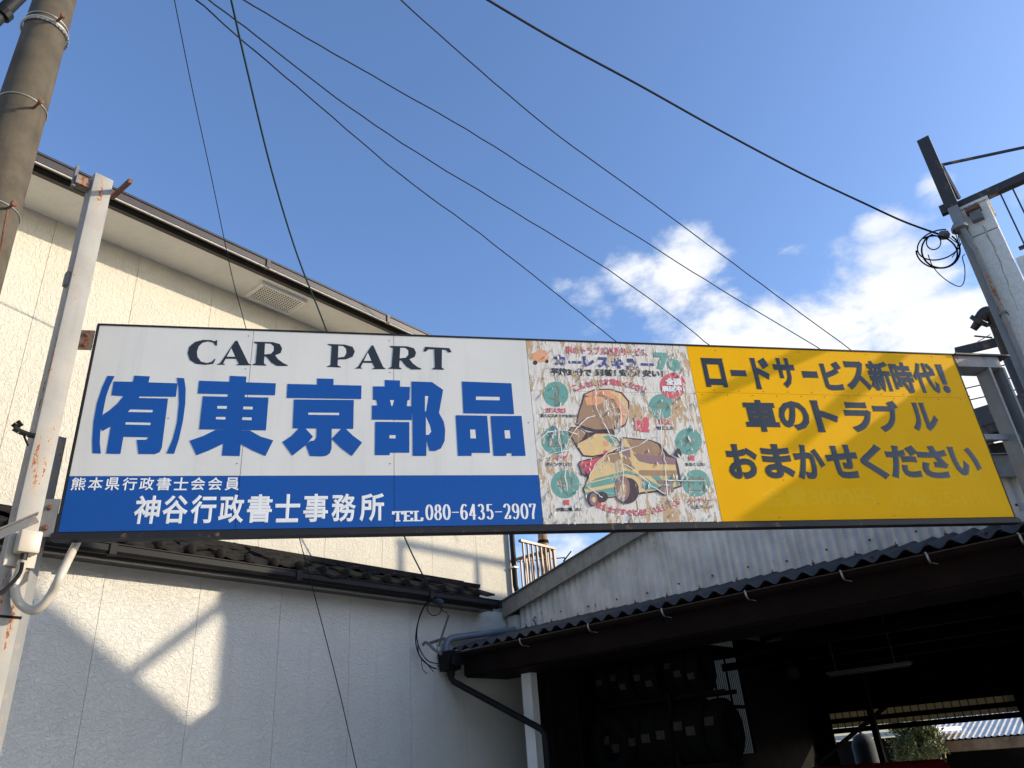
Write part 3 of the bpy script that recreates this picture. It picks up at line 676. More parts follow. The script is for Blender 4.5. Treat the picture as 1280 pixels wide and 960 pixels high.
for z0, z1 in ((.006, SY), (SY, SHT - .006)):
    sb.part('yellow_panel', MB().box(S4 + .0015, SW - .006, -.012, .0, z0 + .001, z1 - .001), MT['yellow'])
sb.part('backing', MB().box(.004, SW - .004, -.06, -.0125, .004, SHT - .004), MT['steel'])
fm = MB(); fm.box(-.006, SW + .006, -.07, .006, SHT - .004, SHT + .006); sb.part('frame', fm, MT['black'], label='thin dark top edge')
fm = MB(); fm.box(-.008, .004, -.07, .006, -.0, SHT - .005); sb.part('frame', fm, MT['black'])
fm = MB(); fm.box(SW - .004, SW + .003, -.07, .003, 0, SHT - .005); sb.part('frame', fm, MT['black'])
fm = MB(); fm.box(-.02, SW + .02, -.05, .012, -.014, -.001); fm.box(-.02, SW + .02, -.05, .022, -.042, -.0145); sb.part('frame', fm, MT['black'], label='deep dark bottom rail')
# screws
q = MB(); q.lathe((S1 - .03, .0, 1.33), (0, 1, 0), [(-.005, .004), (.001, .004), (.002, .002)], 8); s0 = sb.part('screw', q, MT['bolt'])
for a in (S1 - .03, S2 - .03, .5, 1.42, 2.36, S3 - .03):
    for z in ((.06, .28, .42, .62, .85, 1.08, 1.33) if a in (S1 - .03, S2 - .03) else (.72,)):
        if a == S1 - .03 and z == 1.33: continue
        sb.copy_part(s0, offset=(a - (S1 - .03) + random.uniform(-.01, .01), 0, z - 1.33))
for i in range(24):
    a = S4 + .05 + i * .1; sb.copy_part(s0, offset=(a - (S1 - .03), 0, SY + (.018 if i % 2 else -.018) - 1.33))
for a, z in ((4.6, .30), (5.3, .12), (5.7, .5), (4.3, 1.34), (5.0, 1.35), (5.6, 1.35), (6.2, 1.35), (4.5, .03), (5.4, .03)):
    sb.copy_part(s0, offset=(a - (S1 - .03), 0, z - 1.33))

LAY = [0]
def flat(name, polys, m, w0=.0015, label=None, px=True):
    "polys in photo pixels laid on the sign face; each a hair above the last"
    mb = MB()
    for i, p in enumerate(polys):
        mi = 0
        if isinstance(p, dict): mi = p['m']; p = p['p']
        w = w0 + i * .00012
        vs = [(q[0], w, q[1]) for q in ([sp(x, y)[::2] for x, y in p] if px else p)]
        mb.add(vs, [tuple(range(len(vs)))], mi)
    a, b, z = sb.base
    me_v = [(p[0] - a, -(p[1] - b), p[2] - z) for p in mb.v]
    # orient every face outwards
    fs = []
    for f in mb.f:
        n_ = Vector((0, 0, 0)); L = len(f)
        for i in range(L):
            p, q = Vector(me_v[f[i]]), Vector(me_v[f[(i + 1) % L]]); n_ += p.cross(q)
        fs.append(f if n_.y < 0 else tuple(reversed(f)))
    ob = mesh_obj(name, me_v, fs, mb.m, m, recalc=False); ob.parent = sb.o
    if label: ob['label'] = label
    return ob
def zc(pts, ox, oy, k): return [(ox + x / k, oy + y / k) for x, y in pts]
def Z1(*p): return zc(p, 100, 460, 4.2667)
def Z2(*p): return zc(p, 380, 460, 4.2667)
def Z3(*p): return zc(p, 220, 410, 3.5556)
BW = [MT['blue'], MT['signwhite']]
def hole(p): return {'p': p, 'm': 1}
flat('lettering', [
    Z1((147, 42), (185, 44), (160, 95), (140, 150), (122, 240), (110, 320), (106, 400), (112, 457), (67, 455), (66, 380), (72, 290), (90, 190), (118, 105)),
    Z1((122, 250), (160, 225), (200, 190), (232, 151), (168, 146), (180, 72), (283, 74), (290, 41), (373, 45), (366, 77), (520, 82), (512, 154), (318, 152), (314, 160), (470, 163), (437, 425), (425, 450), (400, 460), (312, 459), (303, 383), (355, 383), (366, 370), (232, 367), (216, 459), (140, 457), (165, 312), (120, 337), (107, 318)),
    Z1((517, 52), (556, 55), (564, 110), (562, 190), (550, 280), (528, 380), (502, 458), (462, 456), (495, 380), (518, 290), (528, 190), (526, 110)),
    hole(Z1((268, 222), (389, 225), (386, 237), (256, 235))), hole(Z1((245, 290), (377, 293), (375, 305), (242, 302)))], BW, label='blue characters for limited company in brackets')
flat('lettering', [
    Z1((800, 42), (888, 46), (852, 470), (757, 468)), Z1((636, 68), (1045, 82), (1040, 146), (628, 137)), Z1((656, 151), (1006, 158), (992, 333), (636, 327)),
    Z1((724, 330), (800, 331), (762, 405), (690, 440), (622, 466), (585, 388), (660, 362)), Z1((905, 333), (965, 367), (1031, 386), (989, 470), (920, 440), (853, 404), (850, 333)),
    hole(Z1((733, 203), (784, 204), (782, 218), (732, 217))), hole(Z1((872, 206), (922, 208), (920, 222), (870, 221))), hole(Z1((726, 262), (777, 262), (775, 276), (725, 274))), hole(Z1((867, 264), (917, 265), (915, 279), (865, 278)))], BW, label='big blue first character of the shop name')
flat('lettering', [
    Z2((70, 56), (158, 58), (157, 92), (70, 90)), Z2((-88, 85), (307, 94), (305, 166), (-92, 160)), Z2((-53, 168), (266, 171), (263, 325), (-60, 322)),
    Z2((68, 322), (148, 325), (147, 430), (138, 455), (120, 468), (95, 472), (32, 470), (10, 410), (36, 389), (55, 388), (66, 372)),
    Z2((-28, 322), (8, 323), (48, 366), (10, 412), (-62, 468), (-115, 395), (-65, 362)), Z2((200, 324), (222, 324), (262, 362), (310, 398), (255, 470), (195, 425), (148, 378)),
    hole(Z2((23, 239), (187, 240), (187, 252), (23, 250)))], BW, label='big blue second character of the shop name')
flat('lettering', [
    Z2((431, 64), (512, 67), (512, 101), (431, 99)), Z2((368, 98), (565, 101), (563, 172), (552, 172), (548, 203), (575, 205), (575, 278), (362, 276), (363, 200), (392, 200), (386, 171), (368, 170)),
    Z2((380, 287), (562, 289), (562, 452), (458, 452), (457, 465), (378, 465)),
    Z2((573, 72), (683, 76), (742, 117), (720, 240), (745, 285), (753, 330), (750, 390), (730, 430), (700, 443), (670, 443), (653, 385), (653, 469), (580, 469), (579, 280), (573, 200)),
    hole(Z2((459, 172), (480, 172), (472, 203), (466, 203))), hole(Z2((456, 359), (488, 359), (488, 376), (456, 376))), hole(Z2((645, 150), (663, 151), (650, 232), (645, 232))), hole(Z2((650, 262), (672, 310), (678, 340), (665, 357), (650, 357)))], BW, label='big blue third character of the shop name')
flat('lettering', [
    Z2((842, 72), (1106, 82), (1121, 246), (850, 242)), Z2((809, 252), (977, 255), (993, 453), (894, 453), (893, 469), (821, 469)), Z2((995, 256), (1160, 256), (1182, 469), (1108, 469), (1108, 455), (1080, 455), (1080, 469), (1011, 469)),
    hole(Z2((917, 153), (1043, 155), (1043, 173), (917, 171))), hole(Z2((886, 329), (913, 329), (917, 376), (888, 376))), hole(Z2((1069, 333), (1096, 333), (1101, 376), (1072, 376)))], BW, label='big blue fourth character of the shop name')
IW = [MT['ink'], MT['signwhite']]
A_ = [(265, 57), (273, 57), (322, 157), (333, 163), (333, 166), (268, 166), (268, 163), (280, 160), (268, 137), (221, 137), (210, 158), (219, 162), (218, 164), (183, 163), (183, 161), (197, 156), (258, 66)]
Ah = [(226, 128), (263, 128), (246, 90)]
R_ = [(347, 61), (430, 63), (462, 72), (472, 92), (465, 112), (440, 122), (455, 140), (478, 157), (497, 165), (497, 169), (450, 169), (425, 155), (402, 128), (393, 126), (391, 158), (402, 165), (402, 168), (340, 165), (340, 162), (354, 157), (362, 72), (347, 65)]
Rh = [(396, 70), (420, 71), (434, 82), (434, 102), (422, 115), (393, 118)]
tA = lambda P: [(870 + (x - 265) * .9, 78 + (y - 57) * .965) for x, y in P]
tR = lambda P: [(945 + (x - 340) * .925, 80 + (y - 61) * .97) for x, y in P]
flat('lettering', [Z3((184, 55), (182, 79), (176, 79), (166, 65), (143, 60), (118, 66), (101, 82), (93, 106), (96, 130), (112, 150), (138, 156), (160, 150), (172, 137), (176, 140), (165, 160), (130, 164), (90, 160), (62, 143), (52, 113), (59, 84), (85, 62), (120, 53), (155, 54), (173, 60), (178, 55)),
    Z3(*A_), hole(Z3(*Ah)), Z3(*R_), hole(Z3(*Rh))], IW, label='black serif word CAR')
flat('lettering', [
    Z3((675, 71), (750, 74), (785, 84), (795, 105), (785, 128), (755, 140), (720, 140), (718, 166), (733, 173), (733, 176), (672, 173), (672, 170), (687, 165), (692, 81), (675, 75)), hole(Z3((722, 80), (742, 81), (755, 92), (757, 112), (748, 128), (720, 132))),
    Z3(*tA(A_)), hole(Z3(*tA(Ah))), Z3(*tR(R_)), hole(Z3(*tR(Rh))),
    Z3((1107, 84), (1215, 90), (1225, 108), (1212, 110), (1200, 98), (1182, 96), (1181, 176), (1192, 183), (1192, 186), (1140, 184), (1140, 181), (1151, 175), (1148, 95), (1122, 95), (1110, 106), (1100, 104))], IW, label='black serif word PART')

# characters from the built-in font, boxed to where they stand on the sign
def glyph_mesh(txt, bold, space=1.0):
    cu = bpy.data.curves.new('txt', 'FONT'); cu.body = txt; cu.size = 1; cu.resolution_u = 3; cu.space_character = space
    if bold: cu.bevel_depth = bold; cu.bevel_resolution = 0
    o = bpy.data.objects.new('txt', cu); COL.objects.link(o)
    dg = bpy.context.evaluated_depsgraph_get(); me = bpy.data.meshes.new_from_object(o.evaluated_get(dg))
    vs = [v.co.copy() for v in me.vertices]; fs = [tuple(p.vertices) for p in me.polygons]
    bpy.data.objects.remove(o); bpy.data.curves.remove(cu); bpy.data.meshes.remove(me)
    return vs, fs
def put(mb, txt, x0, y0, x1, y1, bold=.03, w0=.0015, rot=0, mi=0, space=1.0, shear=0, th=.0012):
    "string fitted to a pixel box on the sign face (x0,y0 upper left, x1,y1 lower right)"
    vs, fs = glyph_mesh(txt, bold, space)
    if not vs: return
    ax = min(v.x for v in vs); bx = max(v.x for v in vs); ay = min(v.y for v in vs); by = max(v.y for v in vs)
    xm, ym = (x0 + x1) / 2, (y0 + y1) / 2
    sl_, sr = sp(x0, ym)[0], sp(x1, ym)[0]; zt, zb = sp(xm, y0)[2], sp(xm, y1)[2]
    cs, cz = (sl_ + sr) / 2, (zt + zb) / 2; out = []
    dz = [v.z for v in vs]; zr = max(dz) - min(dz) or 1; zm = min(dz)
    for v in vs:
        p = (v.x - (ax + bx) / 2) / (bx - ax) * (sr - sl_); q = (v.y - (ay + by) / 2) / (by - ay) * (zt - zb); p += q * shear
        if rot: c_, s_ = math.cos(rot), math.sin(rot); p, q = p * c_ - q * s_, p * s_ + q * c_
        out.append((cs + p, w0 + (v.z - zm) / zr * (th if bold else 0), cz + q))
    mb.add(out, fs, mi)
def letters(items, m, label=None, w0=.0015, name='lettering'):
    if items and len(items[0][0]) > 1 or len(items) == 2:
        for it in items:
            mb = MB(); put(mb, *it[:5], **(it[5] if len(it) > 5 else {}), w0=w0); sb.part(name, mb, m, label=label, recalc=False)
        return
    mb = MB()
    for it in items:
        put(mb, *it[:5], **(it[5] if len(it) > 5 else {}), w0=w0)
    return sb.part(name, mb, m, label=label, recalc=False)
def K(x, y): return 850 + x / 2.977, 400 + y / 2.977
def row(chars, boxes, b=.045):
    out = []
    for ch, (x0, y0, x1, y1) in zip(chars, boxes):
        X0, Y0 = K(x0, y0); X1, Y1 = K(x1, y1); out.append((ch, X0, Y0, X1, Y1, dict(bold=b, shear=.0)))
    return out
letters(row('ロードサービス新時代！', [(88, 142, 168, 250), (190, 186, 246, 210), (272, 140, 338, 258), (352, 142, 430, 254), (456, 190, 512, 216), (530, 154, 608, 262), (612, 154, 702, 262), (702, 152, 786, 268), (790, 158, 868, 272), (870, 160, 956, 272), (966, 166, 992, 272)]), MT['inkg'], 'black first line on the yellow panel')
letters(row('車のトラブル', [(240, 298, 364, 416), (368, 302, 480, 412), (498, 300, 588, 418), (616, 306, 716, 418), (726, 300, 822, 418), (856, 308, 957, 414)]), MT['inkg'], 'black middle line on the yellow panel')
letters(row('おまかせください', [(176, 462, 292, 592), (308, 462, 420, 590), (428, 464, 538, 594), (546, 464, 664, 590), (672, 462, 766, 594), (772, 466, 896, 590), (890, 468, 1002, 590), (1010, 472, 1114, 580)]), MT['inkg'], 'black bottom line on the yellow panel')
letters([('会費3000円', 951, 608, 1093, 634, dict(bold=.03, th=.0002)), ('東京部品', 1110, 578, 1222, 602, dict(bold=.03, th=.0002)), ('0968-25-3101', 1118, 614, 1236, 634, dict(bold=.03, th=.0002))], MT['ghost'], 'faint old lettering showing through the yellow', w0=.0004)
ln = MB()
for (x0, y0, x1, y1) in ((1088, 551, 1216, 553), (1118, 637, 1248, 638)):
    p, q = sp(x0, y0), sp(x1, y1); ln.box(p[0], q[0], 0, .0006, p[2] - .002, p[2] + .002)
sb.part('lettering', ln, MT['ghost'])
letters([(c_, 89 + i * 21.35, 597 + .0 * i, 107 + i * 21.35, 613, dict(bold=.016, shear=.0)) for i, c_ in enumerate('熊本県行政書士会会員')], MT['white'], 'small white line on the blue band')
letters([(c_, 168 + i * 35.2, 619.5 - i * .35, 200 + i * 35.0, 655 - i * .4, dict(bold=.024)) for i, c_ in enumerate('神谷行政書士事務所')], MT['white'], 'large white line on the blue band')
# roman figures drawn with a broad pen: thick down strokes, thin cross strokes
def arc(cx, cy, rx, ry, a0, a1, n=18): return [(cx + rx * math.cos(R(a0 + (a1 - a0) * i / n)), cy + ry * math.sin(R(a0 + (a1 - a0) * i / n))) for i in range(n + 1)]
GL = {'0': [arc(.5, .5, .36, .47, 90, 450, 32)],
      '8': [arc(.5, .74, .27, .23, 90, 450, 26), arc(.5, .27, .34, .25, 90, 450, 26)],
      '6': [arc(.52, .30, .32, .27, 90, 450, 26), [(.80, .88), (.70, .96), (.55, .97)] + arc(.56, .42, .38, .55, 90, 190, 12)],
      '9': [arc(.48, .70, .32, .27, 90, 450, 26), [(.20, .12), (.30, .04), (.45, .03)] + arc(.44, .58, .38, .55, -90, 10, 12)],
      '3': [arc(.46, .74, .28, .23, 150, -90, 18), arc(.46, .27, .34, .25, 90, -150, 18)],
      '5': [[(.80, .95), (.26, .95)], [(.27, .95), (.24, .54)], arc(.47, .32, .33, .29, 125, -150, 22)],
      '2': [arc(.48, .71, .31, .26, 165, -10, 16) + [(.72, .50), (.45, .26), (.20, .06)], [(.18, .05), (.80, .05)], [(.80, .05), (.84, .22)]],
      '7': [[(.18, .95), (.82, .95)], [(.19, .95), (.17, .78)], [(.80, .95), (.60, .60), (.46, .30), (.44, .02)]],
      '4': [[(.66, .02), (.66, .97)], [(.66, .97), (.16, .28)], [(.14, .27), (.90, .27)]], '-': [[(.1, .48), (.9, .48)]],
      'T': [[(.05, .96), (.95, .96)], [(.5, .96), (.5, .03)], [(.06, .96), (.04, .74)], [(.94, .96), (.96, .74)], [(.3, .03), (.7, .03)]],
      'E': [[(.25, .97), (.25, .03)], [(.08, .97), (.86, .97)], [(.08, .03), (.88, .03)], [(.25, .52), (.66, .52)], [(.86, .97), (.88, .76)], [(.88, .03), (.91, .26)]],
      'L': [[(.3, .97), (.3, .03)], [(.1, .97), (.55, .97)], [(.1, .03), (.88, .03)], [(.88, .03), (.92, .28)]]}
def pen(mb, ch, x0, yb0, x1, h, thick, thin):
    xm = (x0 + x1) / 2; s0, s1 = sp(x0, yb0)[0], sp(x1, yb0)[0]; zb = sp(xm, yb0)[2]; zt = sp(xm, yb0 - h)[2]
    for k, path in enumerate(GL[ch]):
        P = [Vector((s0 + (s1 - s0) * x, zb + (zt - zb) * y)) for x, y in path]; Ls = []; Rs = []
        for i, p in enumerate(P):
            d = (P[min(i + 1, len(P) - 1)] - P[max(i - 1, 0)]).normalized(); w_ = thin + (thick - thin) * abs(d.y) ** 1.5; nrm = Vector((-d.y, d.x)) * w_ / 2
            e = d * thin * .4 if i == len(P) - 1 else (-d * thin * .4 if i == 0 else Vector((0, 0)))
            Ls.append(p + nrm + e); Rs.append(p - nrm + e)
        w = .0015 + k * .00025; m = len(P)
        mb.add([(q.x, w, q.y) for q in Ls] + [(q.x, w, q.y) for q in Rs], [(i, i + 1, m + i + 1, m + i) for i in range(m - 1)])
pm = MB()
for i, ch in enumerate('TEL'): pen(pm, ch, 491 + i * 12.6, 651.6 - i * .2, 503.5 + i * 12.6, 12.2, .017, .008)
for i, ch in enumerate('080-6435-2907'): pen(pm, ch, 532 + i * 10.85, 650.2 - i * .12, 541.8 + i * 10.85, 19.5, .015, .0055)
sb.part('lettering', pm, MT['white'], label='white telephone number on the blue band', recalc=False)

# the poster print
def P1(x, y): return 640 + x / 3.5556, 400 + y / 3.5556
def P5(*p): return zc(p, 700, 480, 5.65)
def circ(x, y, r, n=36): X, Y = P1(x, y); return [(X + r / 3.5556 * math.cos(2 * math.pi * i / n), Y + r / 3.5556 * math.sin(2 * math.pi * i / n) * 1.0) for i in range(n)]
for (x, y, r) in ((195, 330, 56), (193, 535, 62), (237, 730, 63), (664, 385, 56), (785, 540, 59), (820, 725, 60)):
    flat('printed_disc', [circ(x, y, r)], MT['pteal'], w0=.0008)
flat('printed_disc', [circ(715, 293, 58)], MT['pred'], w0=.0009, label='red disc with white characters')
# small worn pictograms on the discs
pg = MB()
def strokes(pts, k=.006):
    for a_, b_ in zip(pts[:-1], pts[1:]):
        p, q = sp(*P1(*a_)), sp(*P1(*b_)); d = Vector((q[0] - p[0], 0, q[2] - p[2])); d.normalize(); nn = Vector((-d.z, 0, d.x)) * k / 2
        strokes.w += .00002; w = .0022 + strokes.w % .0012
        pg.add([(p[0] + nn.x, w, p[2] + nn.z), (q[0] + nn.x, w, q[2] + nn.z), (q[0] - nn.x, w, q[2] - nn.z), (p[0] - nn.x, w, p[2] - nn.z)], [(0, 1, 2, 3)])
strokes.w = 0
for pts in ([(180, 305), (200, 290), (212, 320), (205, 350)], [(165, 345), (190, 350), (230, 380)], [(195, 320), (195, 380)], [(165, 560), (165, 520), (180, 500), (205, 498), (225, 520), (228, 560), (165, 560)], [(185, 500), (185, 560)], [(205, 500), (205, 560)],
            [(210, 705), (270, 700), (265, 740), (220, 745), (210, 705)], [(205, 735), (250, 720)], [(235, 760), (255, 780)], [(630, 385), (650, 372), (690, 372), (700, 385), (630, 385)], [(660, 398), (665, 408)], [(755, 540), (775, 525), (800, 555), (820, 540)], [(770, 560), (800, 520)],
            [(790, 705), (855, 705), (855, 755), (790, 755), (790, 705)], [(800, 698), (812, 698)], [(832, 698), (846, 698)], [(800, 725), (812, 725)], [(836, 725), (848, 725)], [(842, 719), (842, 731)]): strokes(pts)
sb.part('pictogram', pg, MT['pbr'], recalc=False)
letters([('車のトラブル出動サービス', *P1(240, 120), *P1(600, 158), dict(bold=.03))], MT['pred'], 'red top line of the poster')
letters([(c_, *P1(186 + i * 64.5, 155 + i * 3.4), *P1(238 + i * 64.5, 202 + i * 3.8), dict(bold=.07)) for i, c_ in enumerate('カーレスキュー') if c_ != 'ー'] + [('ー', *P1(186 + i * 64.5, 180 + i * 2), *P1(244 + i * 64.5, 192 + i * 2), dict(bold=.07)) for i in (1, 6)], MT['pnavy'], 'navy title line of the poster')
letters([('7', *P1(636, 146), *P1(704, 224), dict(bold=.07)), ('0', *P1(690, 172), *P1(750, 226), dict(bold=.09))], MT['pteal'], 'teal number on the poster')
letters([('平均30分で', *P1(172, 214), *P1(354, 250), dict(bold=.05, shear=.15)), ('到着！', *P1(370, 218), *P1(462, 250), dict(bold=.04, shear=.1)), ('安心！', *P1(476, 220), *P1(570, 252), dict(bold=.04, shear=.1)), ('安い！', *P1(580, 222), *P1(672, 254), dict(bold=.04, shear=.1))], MT['pblk'], 'black third line of the poster')
tx = 'こんな時はお電話ください'
letters([(c_, *P1(272 + i * 27.5, 292 - 34 * math.sin(math.pi * (i + .5) / 12) + i * .8), *P1(298 + i * 27.5, 320 - 34 * math.sin(math.pi * (i + .5) / 12) + i * .8), dict(bold=.05, rot=.35 * math.cos(math.pi * (i + .5) / 12))) for i, c_ in enumerate(tx)], MT['pred'], 'arched red line on the poster')
tx = '救急士がすぐに出動いたします'
letters([(c_, *P1(374 + i * 27, 800 + 52 * math.sin(math.pi * (i + .9) / 15) - i * 1.5), *P1(400 + i * 27, 830 + 52 * math.sin(math.pi * (i + .9) / 15) - i * 1.5), dict(bold=.06, rot=-.42 * math.cos(math.pi * (i + .9) / 15))) for i, c_ in enumerate(tx)], MT['pred'], 'red line curving under the vehicle')
caps = [('ガス欠！', 146, 390, 238, 414, '近くにスタンドもない！', 126, 418, 288, 434), ('タイヤ', 155, 600, 245, 625, 'がパンクした！', 150, 632, 266, 650), ('鍵', 228, 798, 256, 824, 'が溝に落ちた！', 196, 834, 308, 851),
        ('事故', 652, 440, 706, 466, 'を起こした！', 642, 472, 724, 489), ('鍵', 784, 600, 812, 626, 'をなくした！', 770, 634, 858, 650), ('バッテリー', 778, 790, 892, 814, 'が上がった！', 796, 822, 888, 838)]
letters([(c_[0], *P1(c_[1], c_[2]), *P1(c_[3], c_[4]), dict(bold=.06)) for c_ in caps], MT['pred'], 'red captions under the discs')
letters([(c_[5], *P1(c_[6], c_[7]), *P1(c_[8], c_[9]), dict(bold=.05)) for c_ in caps], MT['pblk'], 'black captions under the discs')
letters([('全国', *P1(680, 258), *P1(750, 290), dict(bold=.06)), ('展開中！', *P1(664, 294), *P1(766, 326), dict(bold=.06))], MT['white'], 'white characters on the red disc', w0=.002)
letters([('救援', *P1(540, 425), *P1(612, 500), dict(bold=.09, rot=-.15))], MT['pred'], 'red characters beside the vehicle')
# small worn car picture at the top left of the poster
flat('printed_vehicle', [[P1(*p) for p in ((95, 150), (120, 130), (150, 135), (165, 165), (160, 185), (100, 190), (88, 170))], {'p': circ(103, 190, 10), 'm': 1}, {'p': circ(155, 184, 8), 'm': 1}], [MT['por'], MT['pline']], w0=.0008)
PC = [MT['pline'], MT['pyel'], MT['pteal'], MT['pbr'], MT['pmauve'], MT['pred'], MT['por'], MT['pnavy']]
def el(cx, cy, rx, ry, n=26, rot=0): return P5(*[(cx + rx * math.cos(2 * math.pi * i / n) * math.cos(rot) - ry * math.sin(2 * math.pi * i / n) * math.sin(rot), cy + rx * math.cos(2 * math.pi * i / n) * math.sin(rot) + ry * math.sin(2 * math.pi * i / n) * math.cos(rot)) for i in range(n)])
def pc(i, *p): return {'p': P5(*p) if not isinstance(p[0], list) else p[0], 'm': i}
flat('printed_picture', [   # where the driver was printed the paper is torn down to a plain patch
    pc(0, (150, 130), (165, 70), (240, 38), (350, 32), (440, 60), (488, 120), (492, 200), (465, 290), (430, 315), (385, 318), (390, 360), (330, 350), (250, 345), (180, 325), (110, 290), (125, 210)),
    pc(6, (168, 78), (240, 46), (350, 40), (432, 68), (478, 125), (484, 200), (458, 285), (415, 300), (425, 190), (380, 110), (300, 78), (200, 85)),
    pc(1, (340, 46), (425, 72), (472, 130), (478, 190), (455, 170), (420, 110), (370, 70)),
    pc(3, (172, 90), (260, 76), (340, 90), (395, 130), (415, 190), (400, 270), (370, 318), (250, 322), (120, 284), (136, 200), (158, 140)),
    pc(6, (175, 100), (230, 82), (300, 92), (330, 120), (260, 150), (190, 150)),
    pc(0, (55, 335), (80, 303), (140, 310), (190, 340), (290, 345), (400, 380), (430, 420), (380, 490), (230, 518), (160, 512), (110, 440)),
    pc(3, (62, 338), (85, 312), (140, 318), (185, 345), (150, 400), (112, 420)),
    pc(1, (118, 425), (180, 395), (250, 352), (320, 352), (400, 390), (420, 425), (370, 480), (230, 508), (165, 502)),
    pc(2, (300, 372), (345, 368), (405, 400), (408, 440), (350, 415)), pc(6, (300, 400), (345, 405), (340, 440), (305, 440))], PC, w0=.0010, label='torn patch above the printed vehicle')
flat('printed_vehicle', [
    pc(0, (125, 570), (140, 545), (300, 505), (345, 485), (430, 470), (435, 375), (500, 382), (640, 395), (700, 418), (765, 495), (822, 530), (838, 590), (850, 660), (862, 725), (770, 755), (560, 778), (400, 800), (200, 822), (160, 750), (182, 695), (190, 660), (150, 640)),
    pc(5, (132, 572), (145, 552), (300, 512), (310, 470), (335, 470), (330, 520), (240, 600), (200, 640), (160, 600)),
    pc(4, (140, 585), (165, 575), (178, 640), (155, 635)),
    pc(1, (190, 690), (250, 580), (275, 545), (345, 495), (435, 478), (445, 385), (505, 390), (545, 500), (700, 560), (815, 570), (830, 660), (850, 718), (765, 742), (570, 765), (400, 792), (205, 812), (168, 745)),
    pc(2, (180, 710), (400, 655), (400, 700), (168, 745)), pc(2, (172, 770), (400, 725), (400, 790), (200, 808)), pc(2, (215, 690), (255, 668), (470, 612), (550, 640), (550, 655), (470, 635)), pc(2, (585, 655), (700, 720), (720, 745), (620, 750), (575, 735)), pc(2, (640, 650), (700, 652), (740, 700), (730, 730)), pc(2, (760, 655), (790, 655), (800, 735), (780, 738)), pc(2, (815, 650), (830, 655), (845, 718), (825, 722)),
    pc(3, (470, 390), (640, 402), (690, 428), (745, 512), (560, 500), (520, 480)), pc(4, (515, 490), (560, 500), (745, 512), (815, 530), (815, 570), (640, 565), (560, 545)), pc(3, (345, 502), (425, 488), (430, 530), (380, 560), (348, 545)), pc(4, (430, 440), (490, 450), (500, 520), (445, 500)),
    pc(3, (470, 500), (530, 600), (510, 612), (440, 560)), pc(3, (560, 610), (825, 612), (828, 650), (560, 645)), pc(4, (680, 680), (810, 685), (795, 705), (695, 705)), pc(0, (800, 500), (825, 455), (845, 460), (860, 500), (840, 525)),
    pc(0, el(475, 755, 82, 92)), pc(4, el(440, 740, 52, 92)), pc(3, el(442, 745, 34, 62)), pc(1, el(442, 745, 20, 42)), pc(0, el(742, 752, 55, 34)), pc(4, el(752, 750, 52, 30)), pc(0, el(295, 800, 42, 38)), pc(0, el(228, 815, 36, 52)), pc(4, el(235, 815, 28, 44)), pc(1, el(237, 818, 13, 20))], PC, w0=.0026, label='yellow and green breakdown vehicle printed on the poster')
ck = MB(); strokes_pts = [[(370, 310), (372, 380), (400, 440), (430, 500), (460, 560)], [(370, 425), (330, 440), (290, 480), (240, 560), (215, 600)], [(340, 700), (380, 630), (440, 580), (490, 565)], [(470, 590), (560, 560), (610, 525), (660, 515)], [(655, 400), (665, 560), (680, 640), (690, 780)], [(200, 470), (212, 560), (230, 640), (245, 760)], [(330, 735), (370, 765), (400, 790)], [(495, 640), (560, 680), (620, 740), (680, 775)], [(100, 560), (160, 500), (230, 490), (290, 510)], [(690, 715), (760, 716), (860, 716)], [(480, 330), (485, 450), (488, 600), (495, 760)], [(125, 620), (200, 590), (260, 580)]]
k_ = 0
for pts in strokes_pts:
    Q = [sp(*P1(*p)) for p in pts]
    sm = []
    for i in range(len(Q) - 1):
        for j in range(4): tt = j / 4; sm.append((Q[i][0] * (1 - tt) + Q[i + 1][0] * tt + random.uniform(-.007, .007), Q[i][2] * (1 - tt) + Q[i + 1][2] * tt))
    sm.append((Q[-1][0], Q[-1][2]))
    Lp = []; Rp = []
    for i, p in enumerate(sm):
        a_ = Vector(sm[min(i + 1, len(sm) - 1)]) - Vector(sm[max(i - 1, 0)]); a_.normalize(); w_ = random.uniform(.0012, .0045)
        Lp.append((p[0] - a_.y * w_, .0062 + k_ * .0002, p[1] + a_.x * w_)); Rp.append((p[0] + a_.y * w_, .0062 + k_ * .0002, p[1] - a_.x * w_))
    m_ = len(sm); ck.add(Lp + Rp, [(i, i + 1, m_ + i + 1, m_ + i) for i in range(m_ - 1)]); k_ += 1
sb.part('paper_crack', ck, MT['pcrack'], recalc=False)
fl = MB()
for i in range(190):
    s_ = random.uniform(S3 + .02, S4 - .03); z_ = random.uniform(.02, SHT - .03)
    if (s_ - 3.45) ** 2 / .16 + (z_ - .60) ** 2 / .22 < 1 and random.random() < .75: continue
    h = random.uniform(.015, .06); w_ = h * random.uniform(.15, .38); lean = random.uniform(-.35, .35); o = random.uniform(.003, .010)
    dx, dz_ = math.sin(lean), -math.cos(lean); ex, ez = math.cos(lean), math.sin(lean)
    v = [(s_, .004, z_), (s_ + ex * w_ * .5 + dx * h * .4, .005, z_ + ez * w_ * .5 + dz_ * h * .4), (s_ + dx * h, o + .004, z_ + dz_ * h), (s_ - ex * w_ * .5 + dx * h * .5, .009, z_ - ez * w_ * .5 + dz_ * h * .5)]
    fl.add(v, [(0, 1, 2), (0, 2, 3)])
sb.part('paper_flakes', fl, MT['flake'], kind='stuff', recalc=False)

